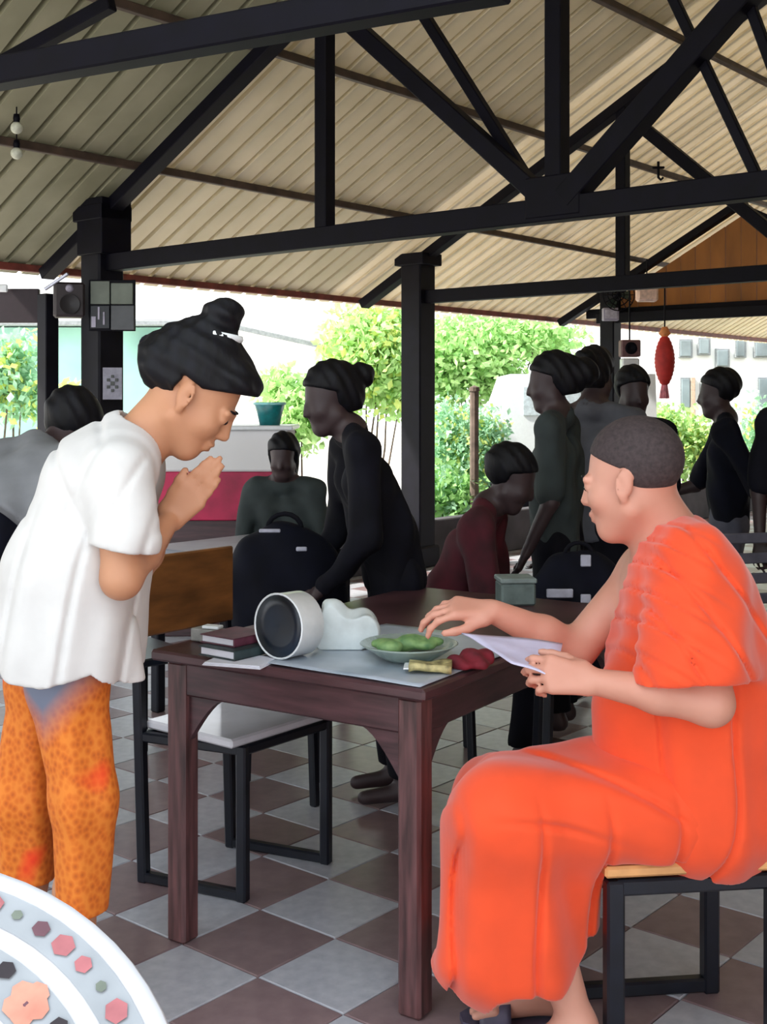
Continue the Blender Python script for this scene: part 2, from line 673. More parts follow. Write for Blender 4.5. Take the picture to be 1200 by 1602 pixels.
def truss(s, w, label, cat='roof truss', tmin=-.62, tmax=RIDGE_T + .02, right=True, right_t=RIDGE_T + 1.5):
    r = empty('roof_truss', B(0, s, 2.3), label, cat, kind='structure')
    MB().bar(B(-.15, s, 2.3), B(right_t if right else tmax, s, 2.3), w * 1.05, w * 1.25, up=UP).build('bottom_chord', M_STEEL, r)
    MB().bar(B(tmin, s, 2.6 + SLOPE * tmin), B(tmax, s, 2.6 + SLOPE * tmax), w * .9, w * 1.2, up=L).build('rafter', M_STEEL, r)
    def mem(a, b, k=1.0, nm='brace', off=0.0):
        MB().bar(B(a[0], s + off, a[1]), B(b[0], s + off, b[1]), w * k, w * k, up=L).build(nm, M_STEEL, r)
    hp = lambda t: 2.6 + SLOPE * t
    mem((1.965, 2.3), (1.965, hp(1.965)), .95, 'post')
    mem((RIDGE_T, 2.3), (RIDGE_T, hp(RIDGE_T)), 1.0, 'king_post')
    mem((RIDGE_T - .05, 2.34), (2.05, hp(1.965) - .12), 1.0)
    MB().box(B(RIDGE_T, s, 2.36), (w * 3.4, w * 1.15, w * 2.2), rz=zr).build('gusset', M_STEEL, r)
    return r, mem


rA, memA = truss(0, .088, 'dark steel roof truss above the seated monk, with the tall king post', right_t=5.6)
memA((RIDGE_T + .05, 2.34), (4.83, 3.52), 1.2)
memA((3.30, 2.38), (2.38, 3.72), .62, 'brace', .06)
memA((4.40, 2.33), (3.86, 3.50), .5, 'brace', .04)
memA((4.62, 2.34), (4.28, 3.30), .5, 'brace', .04)
rB, memB = truss(3.3, .088, 'dark steel roof truss over the garden shrubs, second one along the hall')
rC, memC = truss(6.6, .085, 'dark steel roof truss far down the hall, in front of the brown gable', tmax=1.5, right=True, right_t=3.0)
# the near tie beam overhead
r = empty('tie_beam', W(100, 95, 3.3), 'thick dark tie beam running overhead above everything else', 'beam', kind='structure')
MB().bar(W(-120, 137, 3.45), W(790, -28, 2.55), .072, .075, up=UP).build('beam_body', M_STEEL, r)
MB().bar(W(-60, 135, 5.6), W(175, 5, 5.2), .06, .06, up=UP).build('strut', M_STEEL, r)
# short strut and block at the head of the first column
MB().box(B(.02, 0, 2.53), (.26, .24, .36), rz=zr).build('column_head', M_STEEL, rA)

# roof: corrugated sheets, one object each, on purlins
roof = empty('roof', B(0, 2, 2.7), 'cream corrugated metal roof sloping down to the low eave', 'roof', kind='structure')
RH = 2.705


def RP(t, s, dh=0.0):
    return B(t, s, RH + SLOPE * t + dh)


PIT = .175
NRIB = 4
SW = PIT * NRIB
prof = []
for k in range(NRIB):
    x = k * PIT
    prof += [(x, 0), (x + PIT - .040, 0), (x + PIT - .037, .070), (x + PIT - .004, .070)]
prof.append((SW, 0))
s_first = -9.0
EAST0 = 8
n_sheet = int((15.0 - s_first) / SW)
ts = [-.80, -.2, .6, 1.5, 2.5, RIDGE_T + .05]
v = []
for t in ts:
    for x, z in prof:
        v.append(RP(t, s_first + x, z + .003) - RP(0, s_first))
for t in ts:
    for x, z in prof:
        v.append(RP(t, s_first + x, z + .006) - RP(0, s_first))
npf = len(prof)
f = []
for i in range(len(ts) - 1):
    for k in range(npf - 1):
        a = i * npf + k
        f.append((a, a + 1, a + npf + 1, a + npf))
        a2 = a + len(ts) * npf
        f.append((a2 + npf, a2 + npf + 1, a2 + 1, a2))
M_SHEET_DARK = mat('grey_green_roof_sheet', '#a8a488', rough=.6, var=.1, scale=2.0, rand=.08, color2='#87866c', transl=.05)  # darker grey-green sheets before the first truss
M_SHEET_PALE = mat('pale_roof_sheet', '#f0e7d6', rough=.55, var=.05, scale=2.0, rand=.04, color2='#e4dac4', transl=.28)  # paler, more translucent sheets for the far bays
sheet_kinds = []
for mm in (M_SHEET_DARK, M_SHEET, M_SHEET_PALE):
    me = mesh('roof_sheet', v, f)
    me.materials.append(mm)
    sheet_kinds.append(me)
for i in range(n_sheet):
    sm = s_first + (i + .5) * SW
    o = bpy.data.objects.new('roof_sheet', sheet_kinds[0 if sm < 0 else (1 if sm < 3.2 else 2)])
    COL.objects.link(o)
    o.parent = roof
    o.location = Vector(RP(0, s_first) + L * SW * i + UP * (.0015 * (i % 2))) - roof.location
# the other slope, unseen behind and above the camera, added to cut skylight
v2 = []
for lay in (.003, .006):
    for t in (RIDGE_T - .05, 4.4, 5.6, 6.8, 7.6):
        for x, z in prof:
            v2.append(RP(2 * RIDGE_T - t, s_first + x, z + lay) + T * (2 * t - 2 * RIDGE_T) - RP(0, s_first))
f2 = []
for i in range(4):
    for k in range(npf - 1):
        a = i * npf + k
        f2.append((a, a + 1, a + npf + 1, a + npf))
        a2 = a + 5 * npf
        f2.append((a2 + npf, a2 + npf + 1, a2 + 1, a2))
sheet2 = mesh('roof_sheet_east', v2, f2)
sheet2.materials.append(M_SHEET)
for i in range(EAST0, n_sheet):
    o = bpy.data.objects.new('roof_sheet', sheet2)
    COL.objects.link(o)
    o.parent = roof
    o.location = Vector(RP(0, s_first) + L * SW * i + UP * (.0015 * (i % 2))) - roof.location
for t, mm, w in ((-.69, M_REDPURLIN, .045), (.385, M_PURLIN, .04), (1.435, M_PURLIN, .045), (2.50, M_PURLIN, .05)):
    m = MB()
    m.bar(RP(t, s_first, -.026), RP(t, 14.8, -.026), w, .05, up=UP)
    m.build('purlin', mm, roof)

# ------------------------------------------------------------------ dining table of the monk
M_TABLE = mat('dark_table_wood', '#4a2f33', rough=.35, var=.25, scale=6, stretch=(1, 1, 8), bump=.05)
M_LEGW = mat('reddish_leg_wood', '#5d3c3c', rough=.4, var=.3, scale=9, stretch=(6, 6, .6), bump=.08)
E1 = np.array((-.84, .545, 0)) / math.hypot(.84, .545)
E2 = np.array((E1[1], -E1[0], 0))
C0 = np.array((.090, 2.70, 0.0))
TW, TL, TH_ = .83, 1.30, .76


def TP(a, b, h=TH_):
    """a along the short edge from the near corner, b along the long edge"""
    return C0 + E1 * a + E2 * b + UP * h


er = math.atan2(E1[1], E1[0])
tab = empty('dining_table', TP(TW / 2, TL / 2, 0), 'dark wooden table with square legs between the bowing woman and the monk', 'table')
MB().box(TP(TW / 2, TL / 2, TH_ - .014), (TW, TL, .028), rz=er, ch=.006).build('tabletop', M_TABLE, tab)
for a0, a1, b0, b1, nm in ((.05, TW - .05, .05, .05, 'apron'), (.05, TW - .05, TL - .05, TL - .05, 'apron'),
                           (.05, .05, .05, TL - .05, 'apron'), (TW - .05, TW - .05, .05, TL - .05, 'apron')):
    MB().bar(TP(a0, b0, TH_ - .073), TP(a1, b1, TH_ - .073), .022, .09, up=UP).build(nm, M_TABLE, tab)
for a in (.06, TW - .06):
    for b in (.06, TL - .06):
        MB().box(TP(a, b, (TH_ - .03) / 2), (.062, .062, TH_ - .03), rz=er, ch=.008).build('leg', M_LEGW, tab)
# curved corner brackets
for a, b, d in ((.06, .06, E1), (TW - .06, .06, -E1), (.06, .06, E2), (.06, TL - .06, -E2)):
    m = MB()
    n = 8
    arc = [TP(a, b, 0) + d * (.03 + .13 * i / n) + UP * (TH_ - .115 - .12 * (1 - math.sin(math.pi / 2 * i / n))) for i in range(n + 1)]
    sd = np.cross(d, UP) * .010
    v, f = [], []
    for i, p in enumerate(arc):
        q = np.array((p[0], p[1], TH_ - .112))
        v += [p + sd, q + sd, q - sd, p - sd]
    for i in range(n):
        for k in range(4):
            f.append((4 * i + k, 4 * i + (k + 1) % 4, 4 * i + 4 + (k + 1) % 4, 4 * i + 4 + k))
    f += [(3, 2, 1, 0), (4 * n, 4 * n + 1, 4 * n + 2, 4 * n + 3)]
    m.add(v, f)
    m.build('bracket', M_TABLE, tab)

# things on the table
M_PAPER = mat('white_paper', '#dcdde6', rough=.7, var=.03, scale=20)
M_NEWS = mat('grey_plastic_cloth', '#b4bcc6', rough=.3, var=.2, scale=7, color2='#8d9aa6')
M_REDCLOTH = mat('dark_red_cloth', '#7c1c2c', rough=.8, var=.3, scale=20)
M_WHITE = mat('white_plastic', '#e3e8ea', rough=.3, var=.03)
M_NAVYIN = mat('navy_enamel', '#12202f', rough=.35, var=.35, scale=9)
M_BAGW = mat('cloudy_plastic_bag', '#cfd8d8', rough=.25, var=.12, scale=12, bump=.6)
M_GLASS = mat('pale_glass', '#cfe2da', rough=.12, var=.05, transmission=.6)
M_FOODG = mat('green_leaf_food', '#4f7a4a', rough=.6, var=.4, scale=40, color2='#88a868')
M_FOODY = mat('yellow_food', '#b8ad78', rough=.6, var=.3, scale=50)


def sheet(corners, h=.0015, nx=10, ny=6, wav=.002, ph=0.0):
    """a thin sheet over four corner points, with a little wave and real thickness"""
    c = [np.array(q, float) for q in corners]
    nrm = unit(np.cross(c[1] - c[0], c[3] - c[0]))
    top, bot, f = [], [], []
    for j in range(ny + 1):
        for i in range(nx + 1):
            u, w = i / nx, j / ny
            p = c[0] * (1 - u) * (1 - w) + c[1] * u * (1 - w) + c[2] * u * w + c[3] * (1 - u) * w
            p = p + nrm * wav * (math.sin(5 * u + 3 * w + ph) + .6 * math.sin(11 * u - 7 * w + ph))
            top.append(p + nrm * h)
            bot.append(p)
    k = len(top)
    for j in range(ny):
        for i in range(nx):
            a = j * (nx + 1) + i
            f.append((a, a + 1, a + nx + 2, a + nx + 1))
            f.append((k + a + nx + 1, k + a + nx + 2, k + a + 1, k + a))
    edge = [i for i in range(nx)] + [nx + j * (nx + 1) for j in range(ny)] + \
           [ny * (nx + 1) + nx - i for i in range(nx)] + [(ny - j) * (nx + 1) for j in range(ny)]
    for i in range(len(edge)):
        a, b = edge[i], edge[(i + 1) % len(edge)]
        f.append((b, a, k + a, k + b))
    return MB().add(top + bot, f)


zt = TH_ + .0035
cl = sheet([TP(.52, .015, zt), TP(.02, .015, zt), TP(.015, .62, zt), TP(.50, .62, zt)], h=.002, nx=20, ny=20, wav=.0012)
tag(cl.build('table_mat', M_NEWS, smooth=True), 'grey shiny plastic sheet spread over the corner of the table by the monk', 'sheet')
z2 = zt + .006
# round tin standing on its rim
DC = W(450, 990, 3.02)
DC[2] = zt + .003 + .0815
dn = unit((-.62, -.78, .03))
du = unit(np.cross(UP, dn))
dv = np.cross(dn, du)
r = empty('round_tin', (DC[0], DC[1], zt), 'round white tin with navy inside standing on its rim on the table', 'tin')
MB().lathe([(.001, -.052), (.074, -.052), (.080, -.046), (.080, .030), (.082, .034), (.080, .037), (.0765, .034), (.076, -.020), (.001, -.020)],
           DC, 36, du, dv, dn).build('tin_shell', M_WHITE, r, smooth=True)
MB().lathe([(.001, .030), (.05, .031), (.0765, .0345), (.0765, .018), (.001, .018)], DC, 32, du, dv, dn).build('navy_liner', M_NAVYIN, r, smooth=True)
# plastic bag behind the tin
F = Field(W(470, 1050, 3.15) - .05, W(600, 930, 3.15) + .16, .006)
bc = W(535, 1000, 3.12)
F.ell(bc + (0, 0, .01), (.085, .07, .052), k=.03).ell(bc + (.03, .03, .03), (.06, .05, .04), k=.03).cone(bc + (-.03, 0, .03), bc + (-.02, .02, .075), .02, .03, k=.03)
F.warp(lambda x, y, z: .006 * np.sin(60 * x + 30 * z) + .004 * np.sin(90 * y - 55 * x))
F.keep(lambda x, y, z: (zt + .004) - z + 0 * x)
tag(F.obj('plastic_bag', M_BAGW), 'cloudy white plastic bag slumped behind the round tin', 'bag')
# shallow glass dish with greens, under the monk's hand
dc = W(640, 985, 3.0)
dc[2] = zt + .004
r = empty('glass_dish', dc, 'shallow pale green glass dish of leafy food under the hand of the monk', 'dish')
MB().lathe([(.001, 0), (.06, 0), (.075, .008), (.118, .036), (.122, .039), (.118, .041), (.072, .014), (.001, .010)], dc, 32).build('dish_body', M_GLASS, r, smooth=True)
F = Field(dc - (.12, .12, .0), dc + (.12, .12, .1), .006)
for i in range(16):
    a, q = rng.uniform(0, 6.28), rng.uniform(0, .07)
    F.ell(dc + (q * math.cos(a), q * math.sin(a), .03 + rng.uniform(0, .015)), (.03, .018, .012), k=.01)
F.obj('leafy_food', M_FOODG, r)
r = W(672, 1035, 2.86)
r[2] = zt + .004
q = empty('snack_packet', r, 'yellow green snack packet lying at the table corner by the papers', 'packet')
sheet([r + (-.05, -.025, .004), r + (.05, -.03, .004), r + (.055, .03, .004), r + (-.045, .035, .004)], h=.016, nx=8, ny=6, wav=.003).build('pouch', M_FOODY, q, smooth=True)
sheet([r + (-.062, -.026, .01), r + (-.05, -.025, .01), r + (-.045, .035, .01), r + (-.058, .036, .01)], h=.003, nx=2, ny=6, wav=.0).build('sealed_edge', M_WHITE, q)
r = W(735, 1035, 2.92)
F = Field(r - (.09, .09, .05), r + (.09, .09, .06), .005)
r[2] = zt + .012
F.ell(r, (.055, .05, .016), k=.02).ell(r + (.02, .03, .012), (.035, .03, .014), k=.02).cone(r + (-.04, -.01, 0), r + (.03, .02, .01), .012, k=.02)
F.warp(lambda x, y, z: .004 * np.sin(110 * x + 60 * y))
F.keep(lambda x, y, z: (zt + .002) - z + 0 * x)
tag(F.obj('folded_cloth', M_REDCLOTH), 'crumpled dark red cloth on the table edge beside the papers', 'cloth')
# books and booklet at the left
M_BOOKR = mat('maroon_cover', '#5a2c3c', rough=.5, var=.2)
M_BOOKG = mat('dark_green_cover', '#2c3a3c', rough=.5, var=.2)
bk = [('white_booklet', W(378, 1030, 2.99), (.155, .12, .008), M_PAPER, 'thin white booklet under the books at the table end'),
      ('book', W(372, 1008, 3.06), (.125, .15, .024), M_BOOKG, 'dark green book in the middle of the pile on the table'),
      ('book', W(368, 992, 3.09), (.12, .13, .022), M_BOOKR, 'maroon book on top of the pile on the table')]
hz = zt - .003
for nm, p, s, mm, lab in bk:
    r = empty(nm, (p[0], p[1], hz), lab, 'book')
    ang = er + (.25 if nm == 'white_booklet' else -.08)
    if nm == 'book':
        MB().box((p[0], p[1], hz + .0015), (s[0], s[1], .003), rz=ang, ch=.001).build('cover', mm, r)
        MB().box((p[0], p[1], hz + s[2] - .0015), (s[0], s[1], .003), rz=ang, ch=.001).build('cover', mm, r)
        MB().box((p[0], p[1], hz + s[2] / 2), (s[0] - .008, s[1] - .008, s[2] - .006), rz=ang, ch=.001).build('pages', M_PAPER, r)
        dx = np.array((math.cos(ang), math.sin(ang), 0)) * (s[0] / 2 - .002)
        MB().box(np.array((p[0], p[1], hz + s[2] / 2)) - dx, (.004, s[1], s[2]), rz=ang, ch=.001).build('spine', mm, r)
    else:
        for k in range(3):
            MB().box((p[0], p[1], hz + .0013 + k * .0026), (s[0] - .004 * k, s[1] - .004 * k, .0024), rz=ang, ch=.0006).build('page_block' if k else 'cover', mm, r)
    hz += s[2] + .0005
p = TP(TW - .06, .16)
r = empty('tissue_box', (p[0], p[1], TH_), 'small whitish tissue box at the table corner by the woman', 'box')
MB().box((p[0], p[1], TH_ + .019), (.085, .05, .034), rz=er, ch=.003).build('carton', mat('grey_card', '#8b8a86', rough=.7), r)
MB().box((p[0] + .012, p[1] - .006, TH_ + .041), (.05, .03, .008), rz=er + .2, ch=.003).build('tissue', M_WHITE, r)


# ------------------------------------------------------------------ seats
M_BLACKST = mat('blue_black_steel', '#10141f', rough=.35, var=.2, scale=14, metal=.2)
M_BROWNPL = mat('brown_chair_board', '#7a4c24', rough=.45, var=.25, scale=5, stretch=(1, 1, 4))
M_PALESEAT = mat('pale_laminate', '#d9d8de', rough=.15, var=.05, scale=10)
M_YELLOWOOD = mat('yellow_wood_edge', '#dfa468', rough=.5, var=.15, scale=12)


def sled_chair(a1, a2, b1, b2, label, group=None, back_h=.95):
    """a: front near/far feet, b: back near/far feet"""
    a1, a2, b1, b2 = (np.array((q[0], q[1], 0.0)) for q in (a1, a2, b1, b2))
    ctr = (a1 + a2 + b1 + b2) / 4
    r = empty('sled_chair', ctr, label, 'chair', group)
    w = .032
    for a, b in ((a1, b1), (a2, b2)):
        for q, top in ((a, .44), (b, back_h)):
            lean = unit(b - a) * .03 if top > .5 else 0
            MB().bar(q + UP * .0, q + lean + UP * top, w, w, up=unit(b - a)).build('leg', M_BLACKST, r)
        MB().bar(a + UP * .017, b + UP * .017, w * .9, up=UP).build('floor_rail', M_BLACKST, r)
        MB().bar(a + UP * .425, b + UP * .425, w * .9, up=UP).build('side_rail', M_BLACKST, r)
    MB().bar(a1 + UP * .425, a2 + UP * .425, w * .9, up=UP).build('front_rail', M_BLACKST, r)
    MB().bar(b1 + UP * .425, b2 + UP * .425, w * .9, up=UP).build('front_rail', M_BLACKST, r)
    ax, ay = unit(a2 - a1), unit(b1 - a1)
    sx, sy = np.linalg.norm(a2 - a1), np.linalg.norm(b1 - a1)
    ay = unit(ay - ax * (ax @ ay))
    MB().box(ctr + UP * .455, (sx + .04, sy + .02, .026), ch=.008, ux=ax, uy=ay, uz=UP).build('seat', M_PALESEAT, r)
    bm = (b1 + b2) / 2 + unit(b1 - a1) * .012
    MB().box(bm + UP * (back_h - .115), (sx + .03, .022, .235), ch=.008, ux=ax, uy=ay, uz=UP).build('backrest', M_BROWNPL, r)
    return r


sled_chair((-.395, 3.41), (-.175, 3.69), (-.70, 3.55), (-.48, 3.83), 'black steel chair with brown backrest pushed up to the table end', back_h=.945)

# the monk's stool
SA, SC_, SB, SD = (np.array(q + (0,)) for q in ((.474, 2.50), (.82, 2.544), (.776, 2.89), (.43, 2.846)))
st = empty('stool', (SA + SB) / 2, 'blue-black steel stool with yellowish wooden seat under the monk', 'stool')
sx, sy = unit(SC_ - SA), unit(SD - SA)
for q in (SA, SC_, SB, SD):
    MB().bar(q, q + UP * .42, .038, .038, up=sx).build('leg', M_BLACKST, st)
for a, b in ((SA, SC_), (SC_, SB), (SB, SD), (SD, SA)):
    MB().bar(a + UP * .405, b + UP * .405, .034, .034, up=UP).build('seat_rail', M_BLACKST, st)
for a, b in ((SB, SD),):
    MB().bar(a + UP * .02, b + UP * .02, .030, .034, up=UP).build('floor_rail', M_BLACKST, st)
MB().box((SA + SB) / 2 + UP * .4415, (.40, .40, .024), ch=.006, ux=sx, uy=sy, uz=UP).build('seat', M_YELLOWOOD, st)


# ------------------------------------------------------------------ people
def skin(name, c, c2):
    m = mat(name, c, rough=.55, var=.06, scale=6, color2=c2)
    b = m.node_tree.nodes['Principled BSDF']
    b.inputs['Subsurface Weight'].default_value = .08
    b.inputs['Subsurface Radius'].default_value = (.012, .005, .003)
    return m


M_SKIN_M = skin('skin_monk', '#cc9580', '#c08570')
M_SKIN_W = skin('skin_woman', '#c08c6a', '#b27b5a')
M_SKIN_D = skin('skin_tan', '#8a6455', '#7b5548')
M_HAIR = mat('black_hair', '#07070e', spec=.25, rough=.6, var=.4, scale=60, stretch=(1, 1, .2), bump=.4)
M_STUBBLE = mat('shaved_hair', '#3a2f30', rough=.8, var=.2, scale=120, bump=.2)
M_ROBE = mat('orange_robe', '#e4460f', rough=.75, var=.05, scale=9, sheen=.3, bump=.15)
M_SHIRT = mat('white_blouse', '#d0cecb', rough=.8, var=.03, scale=14, bump=.2)
M_EYE = mat('dark_eye', '#1a1413', rough=.2)
M_SLIP = mat('grey_violet_slipper', '#4f4a5e', rough=.5, var=.2)

def groove(ph, w=.22):
    """1 along the bottom of narrow creases, 0 between them"""
    return np.exp(-(np.sin(ph) / w) ** 2)


# ---- the monk
mk = empty('monk', (.62, 2.67, 0), 'seated monk in orange robe holding papers, right hand over the dish', 'person')
RES = .0055
lo, hi = (.05, 2.28, 0.0), (.88, 3.05, 1.45)
HC = W(988, 752, 2.66)
HFR = head_frame(math.pi - math.radians(27), math.radians(9), 0)
F = Field(lo, hi, RES)
add_head(F, HC, HFR, 1.03)
neckb = W(1040, 850, 2.68)
F.cone(HC + (.02, 0, -.05), neckb, .056, .066, k=.04)
F.cone(HC + (.035, 0, -.02), neckb + (.03, 0, 0), .045, .06, k=.04)
chest = W(1062, 935, 2.69)
belly = W(1070, 1130, 2.68)
for q in (-.075, .075):
    F.cone(chest + (0, q, 0), belly + (0, q, 0), .115, .12, k=.06)
    F.cone(neckb + (.01, q * .3, -.02), chest + (.01, q * 1.7, .06), .05, .06, k=.06)
shN, shF = W(1085, 893, 2.52), W(1010, 895, 2.86)
elN, elF = W(1112, 1100, 2.42), W(902, 1015, 2.80)
wrN, wrF = W(928, 1066, 2.43), W(772, 957, 2.72)
F.cone(chest + (0, -.12, .05), shN, .06, .062, k=.05).cone(chest + (-.02, .12, .05), shF, .06, .058, k=.05)
F.cone(shN, elN, .056, .044, k=.03).cone(elN, (elN * .55 + wrN * .45), .044, .039, k=.02).cone((elN * .55 + wrN * .45), wrN, .038, .026, k=.02)
F.cone(shF, elF, .056, .044, k=.03).cone(elF, (elF * .6 + wrF * .4), .043, .040, k=.02).cone((elF * .6 + wrF * .4), wrF, .040, .027, k=.02)
# left hand: back of the hand to the camera, closed on the papers; right hand palm down over the dish
add_hand(F, wrN, (-1, .02, .16), (.08, -.86, .40), (-.2, .35, .9), curl=(.62, .68, .72, .78), spread=.03, thumb=(.55, .35, .55), bend2=1.15)
add_hand(F, wrF, (-1, -.05, .12), (.05, -.42, .90), (-.2, -.9, -.35), curl=(.45, .42, .46, .5), spread=.08, thumb=(.5, .35, .35), bend2=1.1)
hipN, hipF = W(1075, 1268, 2.58), W(1075, 1268, 2.80)
knN, knF = W(775, 1262, 2.50), W(768, 1246, 2.75)
anN, anF = W(905, 1585, 2.50), W(862, 1545, 2.74)
anN[2], anF[2] = .115, .095
F.cone(belly + (0, -.05, 0), hipN, .12, .11, k=.05).cone(belly + (0, .05, 0), hipF, .12, .11, k=.05)
for h, kn, an in ((hipN, knN, anN), (hipF, knF, anF)):
    F.cone(h, kn, .085, .062, k=.04)
    cf = kn * .62 + an * .38 + np.array((.012, 0, 0))
    F.cone(kn, cf, .060, .054, k=.03).cone(cf, an, .054, .034, k=.03)
    toe = np.array((an[0] - .165, an[1] - .005, .045))
    heel = np.array((an[0] + .025, an[1], .058))
    F.cone(an, heel, .036, .033, k=.03).cone(an + (-.02, 0, -.015), toe + (.03, 0, .008), .036, .027, k=.03)
    F.cone(heel, toe + (.03, 0, -.005), .030, .026, k=.03)
    for i in range(5):
        y = (i - 2) * .017
        F.cone(toe + (.035, y, 0), toe + (-.012 + .004 * abs(i - 1), y * 1.15, -.006), .0125, .010, k=.006)
F.obj('body', M_SKIN_M, mk)
# shaved hair, a thin layer over the skull
f_, u_, s_ = HFR
F = Field(HC - .17, HC + .19, .004)
S = 1.03
F.ell(HC + S * (-.018 * f_ + .045 * u_), np.array((.1015, .0915, .0795)) * S, HFR, k=.01)
F.cone(HC + (.035, 0, -.02), HC + (.042, 0, -.06), .049, .052, k=.02)
F.keep(lambda x, y, z: (lambda a, b: np.maximum(np.maximum(a - .085 + .35 * np.abs(b - .09), np.where(a > -.012, .030 + .55 * np.maximum(a, 0) - b, -.088 - b)), -9))(
    (x - HC[0]) * f_[0] + (y - HC[1]) * f_[1] + (z - HC[2]) * f_[2],
    (x - HC[0]) * u_[0] + (y - HC[1]) * u_[1] + (z - HC[2]) * u_[2]), k=.004)
F.obj('shaved_hair', M_STUBBLE, mk)
for q in (-1, 1):
    MB().ball(HC + S * (.0885 * f_ - .002 * u_ + q * .031 * s_), .0085, 6).build('eye', M_EYE, mk, smooth=True)
    m = MB()
    m.tube([HC + S * (a * f_ + .023 * u_ + q * b * s_) for a, b in ((.097, .012), (.097, .026), (.088, .046))], [.003, .004, .002], 6)
    m.build('eyebrow', M_HAIR, mk, smooth=True)

# upper robe: over the near shoulder, far shoulder bare
F = Field((.28, 2.24, .40), (.92, 3.0, 1.33), RES)
mid = W(1080, 1035, 2.69)
hip = W(1080, 1250, 2.69)
for q in (-.085, .085):
    F.cone(chest + (.005, q, 0), mid + (0, q, 0), .142, .152, k=.08)
    F.cone(mid + (0, q, 0), hip + (.005, q * 1.1, 0), .152, .146, k=.08)
F.cone(neckb + (.015, -.02, -.015), shN + (0, 0, .02), .078, .080, k=.06)
F.cone(neckb + (.04, .02, -.015), shF + (.05, -.03, .0), .07, .07, k=.06)
G = F.like()
G.cone(shN + (0, 0, .01), W(1092, 1040, 2.43), .078, .108, k=.07)
G.cone(W(1075, 940, 2.50), W(1048, 1060, 2.42), .080, .075, k=.05)
G.cone(W(1110, 930, 2.53), W(1130, 1060, 2.48), .080, .075, k=.05)
F.cone(W(1005, 1110, 2.62), W(1010, 1200, 2.64), .105, .11, k=.08)
F.cone(W(1140, 1290, 2.58), W(1145, 1350, 2.60), .075, .06, k=.06)
F.cone(W(1160, 1100, 2.66), W(1165, 1270, 2.70), .075, .07, k=.06)
zs = W(0, 1062, 2.42)[2]


def robe_fold(x, y, z):
    diag = (x - .5) * .62 + (z - 1.0) * 1.0 + .02 * np.sin(9 * z + 4 * x)
    front = np.clip((.70 - x) / .12, 0, 1) * np.clip((z - .80) / .1, 0, 1)
    a = front * (.011 * groove(diag * 46 + 7 * y + .6, .30) + .004 * np.sin(diag * 95 + 14 * y))
    slv = np.clip((2.56 - y) / .08, 0, 1) * np.clip((z - .80) / .08, 0, 1)
    a = a + slv * (.009 * groove(31 * (x + .35 * (z - 1)) + 2.2 * np.sin(6 * z), .2) + .003 * np.sin(60 * x - 26 * z))
    low = np.clip((.86 - z) / .1, 0, 1)
    return a + low * (.012 * groove(24 * (x - .16 * (z - .6)) + 6 * y + .8 * np.sin(9 * z), .16) + .003 * np.sin(62 * x + 7 * z + 18 * y))


F.warp(robe_fold)
# the hanging sleeve, open at its hem
G.warp(robe_fold)
G.keep(lambda x, y, z: (zs + .006 * np.sin(22 * x)) - z + 0 * y, k=.004)
G.hollow(.012, lambda x, y, z: z - (zs + .07) + 0 * x + 0 * y)
F.merge(G, .025)
# neckline and bare far shoulder
nn = unit((-.62, .62, .48))
p0 = W(1035, 850, 2.70) + np.array((0.0, .015, -.01))
F.keep(lambda x, y, z: np.minimum((x - p0[0]) * nn[0] + (y - p0[1]) * nn[1] + (z - p0[2]) * nn[2] + 0 * x, (z - .86) * 3 + .2), k=.01)
cn = HC + np.array((.01, 0, -.06))
F.cone(HC + (.02, -.0, -.04), neckb + (-.015, .015, .03), .062, .082, k=.012, cut=True)
F.obj('upper_robe', M_ROBE, mk)

# lower robe: over the thighs and hanging to the shins
F = Field((.02, 2.26, .06), (.92, 3.02, .90), RES)
F.cone(hipN + (0, .0, -.005), knN + (.015, -.005, -.012), .125, .098, k=.07)
F.cone(hipF + (0, .0, -.005), knF + (.015, .005, -.012), .125, .098, k=.07)
F.cone(W(1040, 1215, 2.69), W(800, 1235, 2.63), .105, .085, k=.08)
F.cone(knN + (.02, 0, -.03), W(815, 1500, 2.52), .095, .118, k=.07)
F.cone(knF + (.02, 0, -.03), W(765, 1505, 2.74), .095, .112, k=.07)
F.cone(W(868, 1320, 2.60), W(858, 1480, 2.60), .112, .098, k=.07)
F.cone(W(732, 1420, 2.60), W(708, 1548, 2.56), .052, .064, k=.07)
F.cone(W(740, 1290, 2.56), W(735, 1500, 2.5), .06, .07, k=.06)
hx = [600, 655, 680, 700, 740, 758, 772, 800, 840, 870, 900, 930, 960]
hy = [1490, 1512, 1535, 1552, 1570, 1574, 1542, 1530, 1532, 1538, 1512, 1480, 1460]
wx = [(p - 600) * 2.5 / FPX for p in hx]
wz = [CAM_H - (p - HORIZON) * 2.5 / FPX for p in hy]


def lower_fold(x, y, z):
    low = np.clip((.62 - z) / .16, 0, 1)
    a = low * (.015 * groove(21 * (x + .12 * (z - .3)) + 5 * y + .5 * np.sin(8 * z), .17) + .006 * np.sin(46 * x + 9 * z + 10 * y))
    lap = np.clip((z - .50) / .06, 0, 1) * np.clip((.70 - x) / .15, 0, 1) * np.clip((x - .20) / .14, 0, 1)
    u = z - .62 + .34 * (x - .42) + .9 * (x - .42) ** 2
    return a + lap * (.012 * groove(u * 26 + 5 * (y - 2.6), .22) + .003 * np.sin(70 * u + 12 * y))


F.warp(lower_fold)
hz_ = lambda x: np.interp(np.asarray(x).ravel(), wx, wz).reshape(np.asarray(x).shape).astype(np.float32)
F.keep(lambda x, y, z: hz_(x) + .10 * (y - 2.5) * .3 - z, k=.004)
F.hollow(.02, lambda x, y, z: z - .20 + 0 * x + 0 * y)
F.keep(lambda x, y, z: np.where(x > .455, .4575 - z, -1.0) + 0 * y, k=.004)
F.obj('lower_robe', M_ROBE, mk)

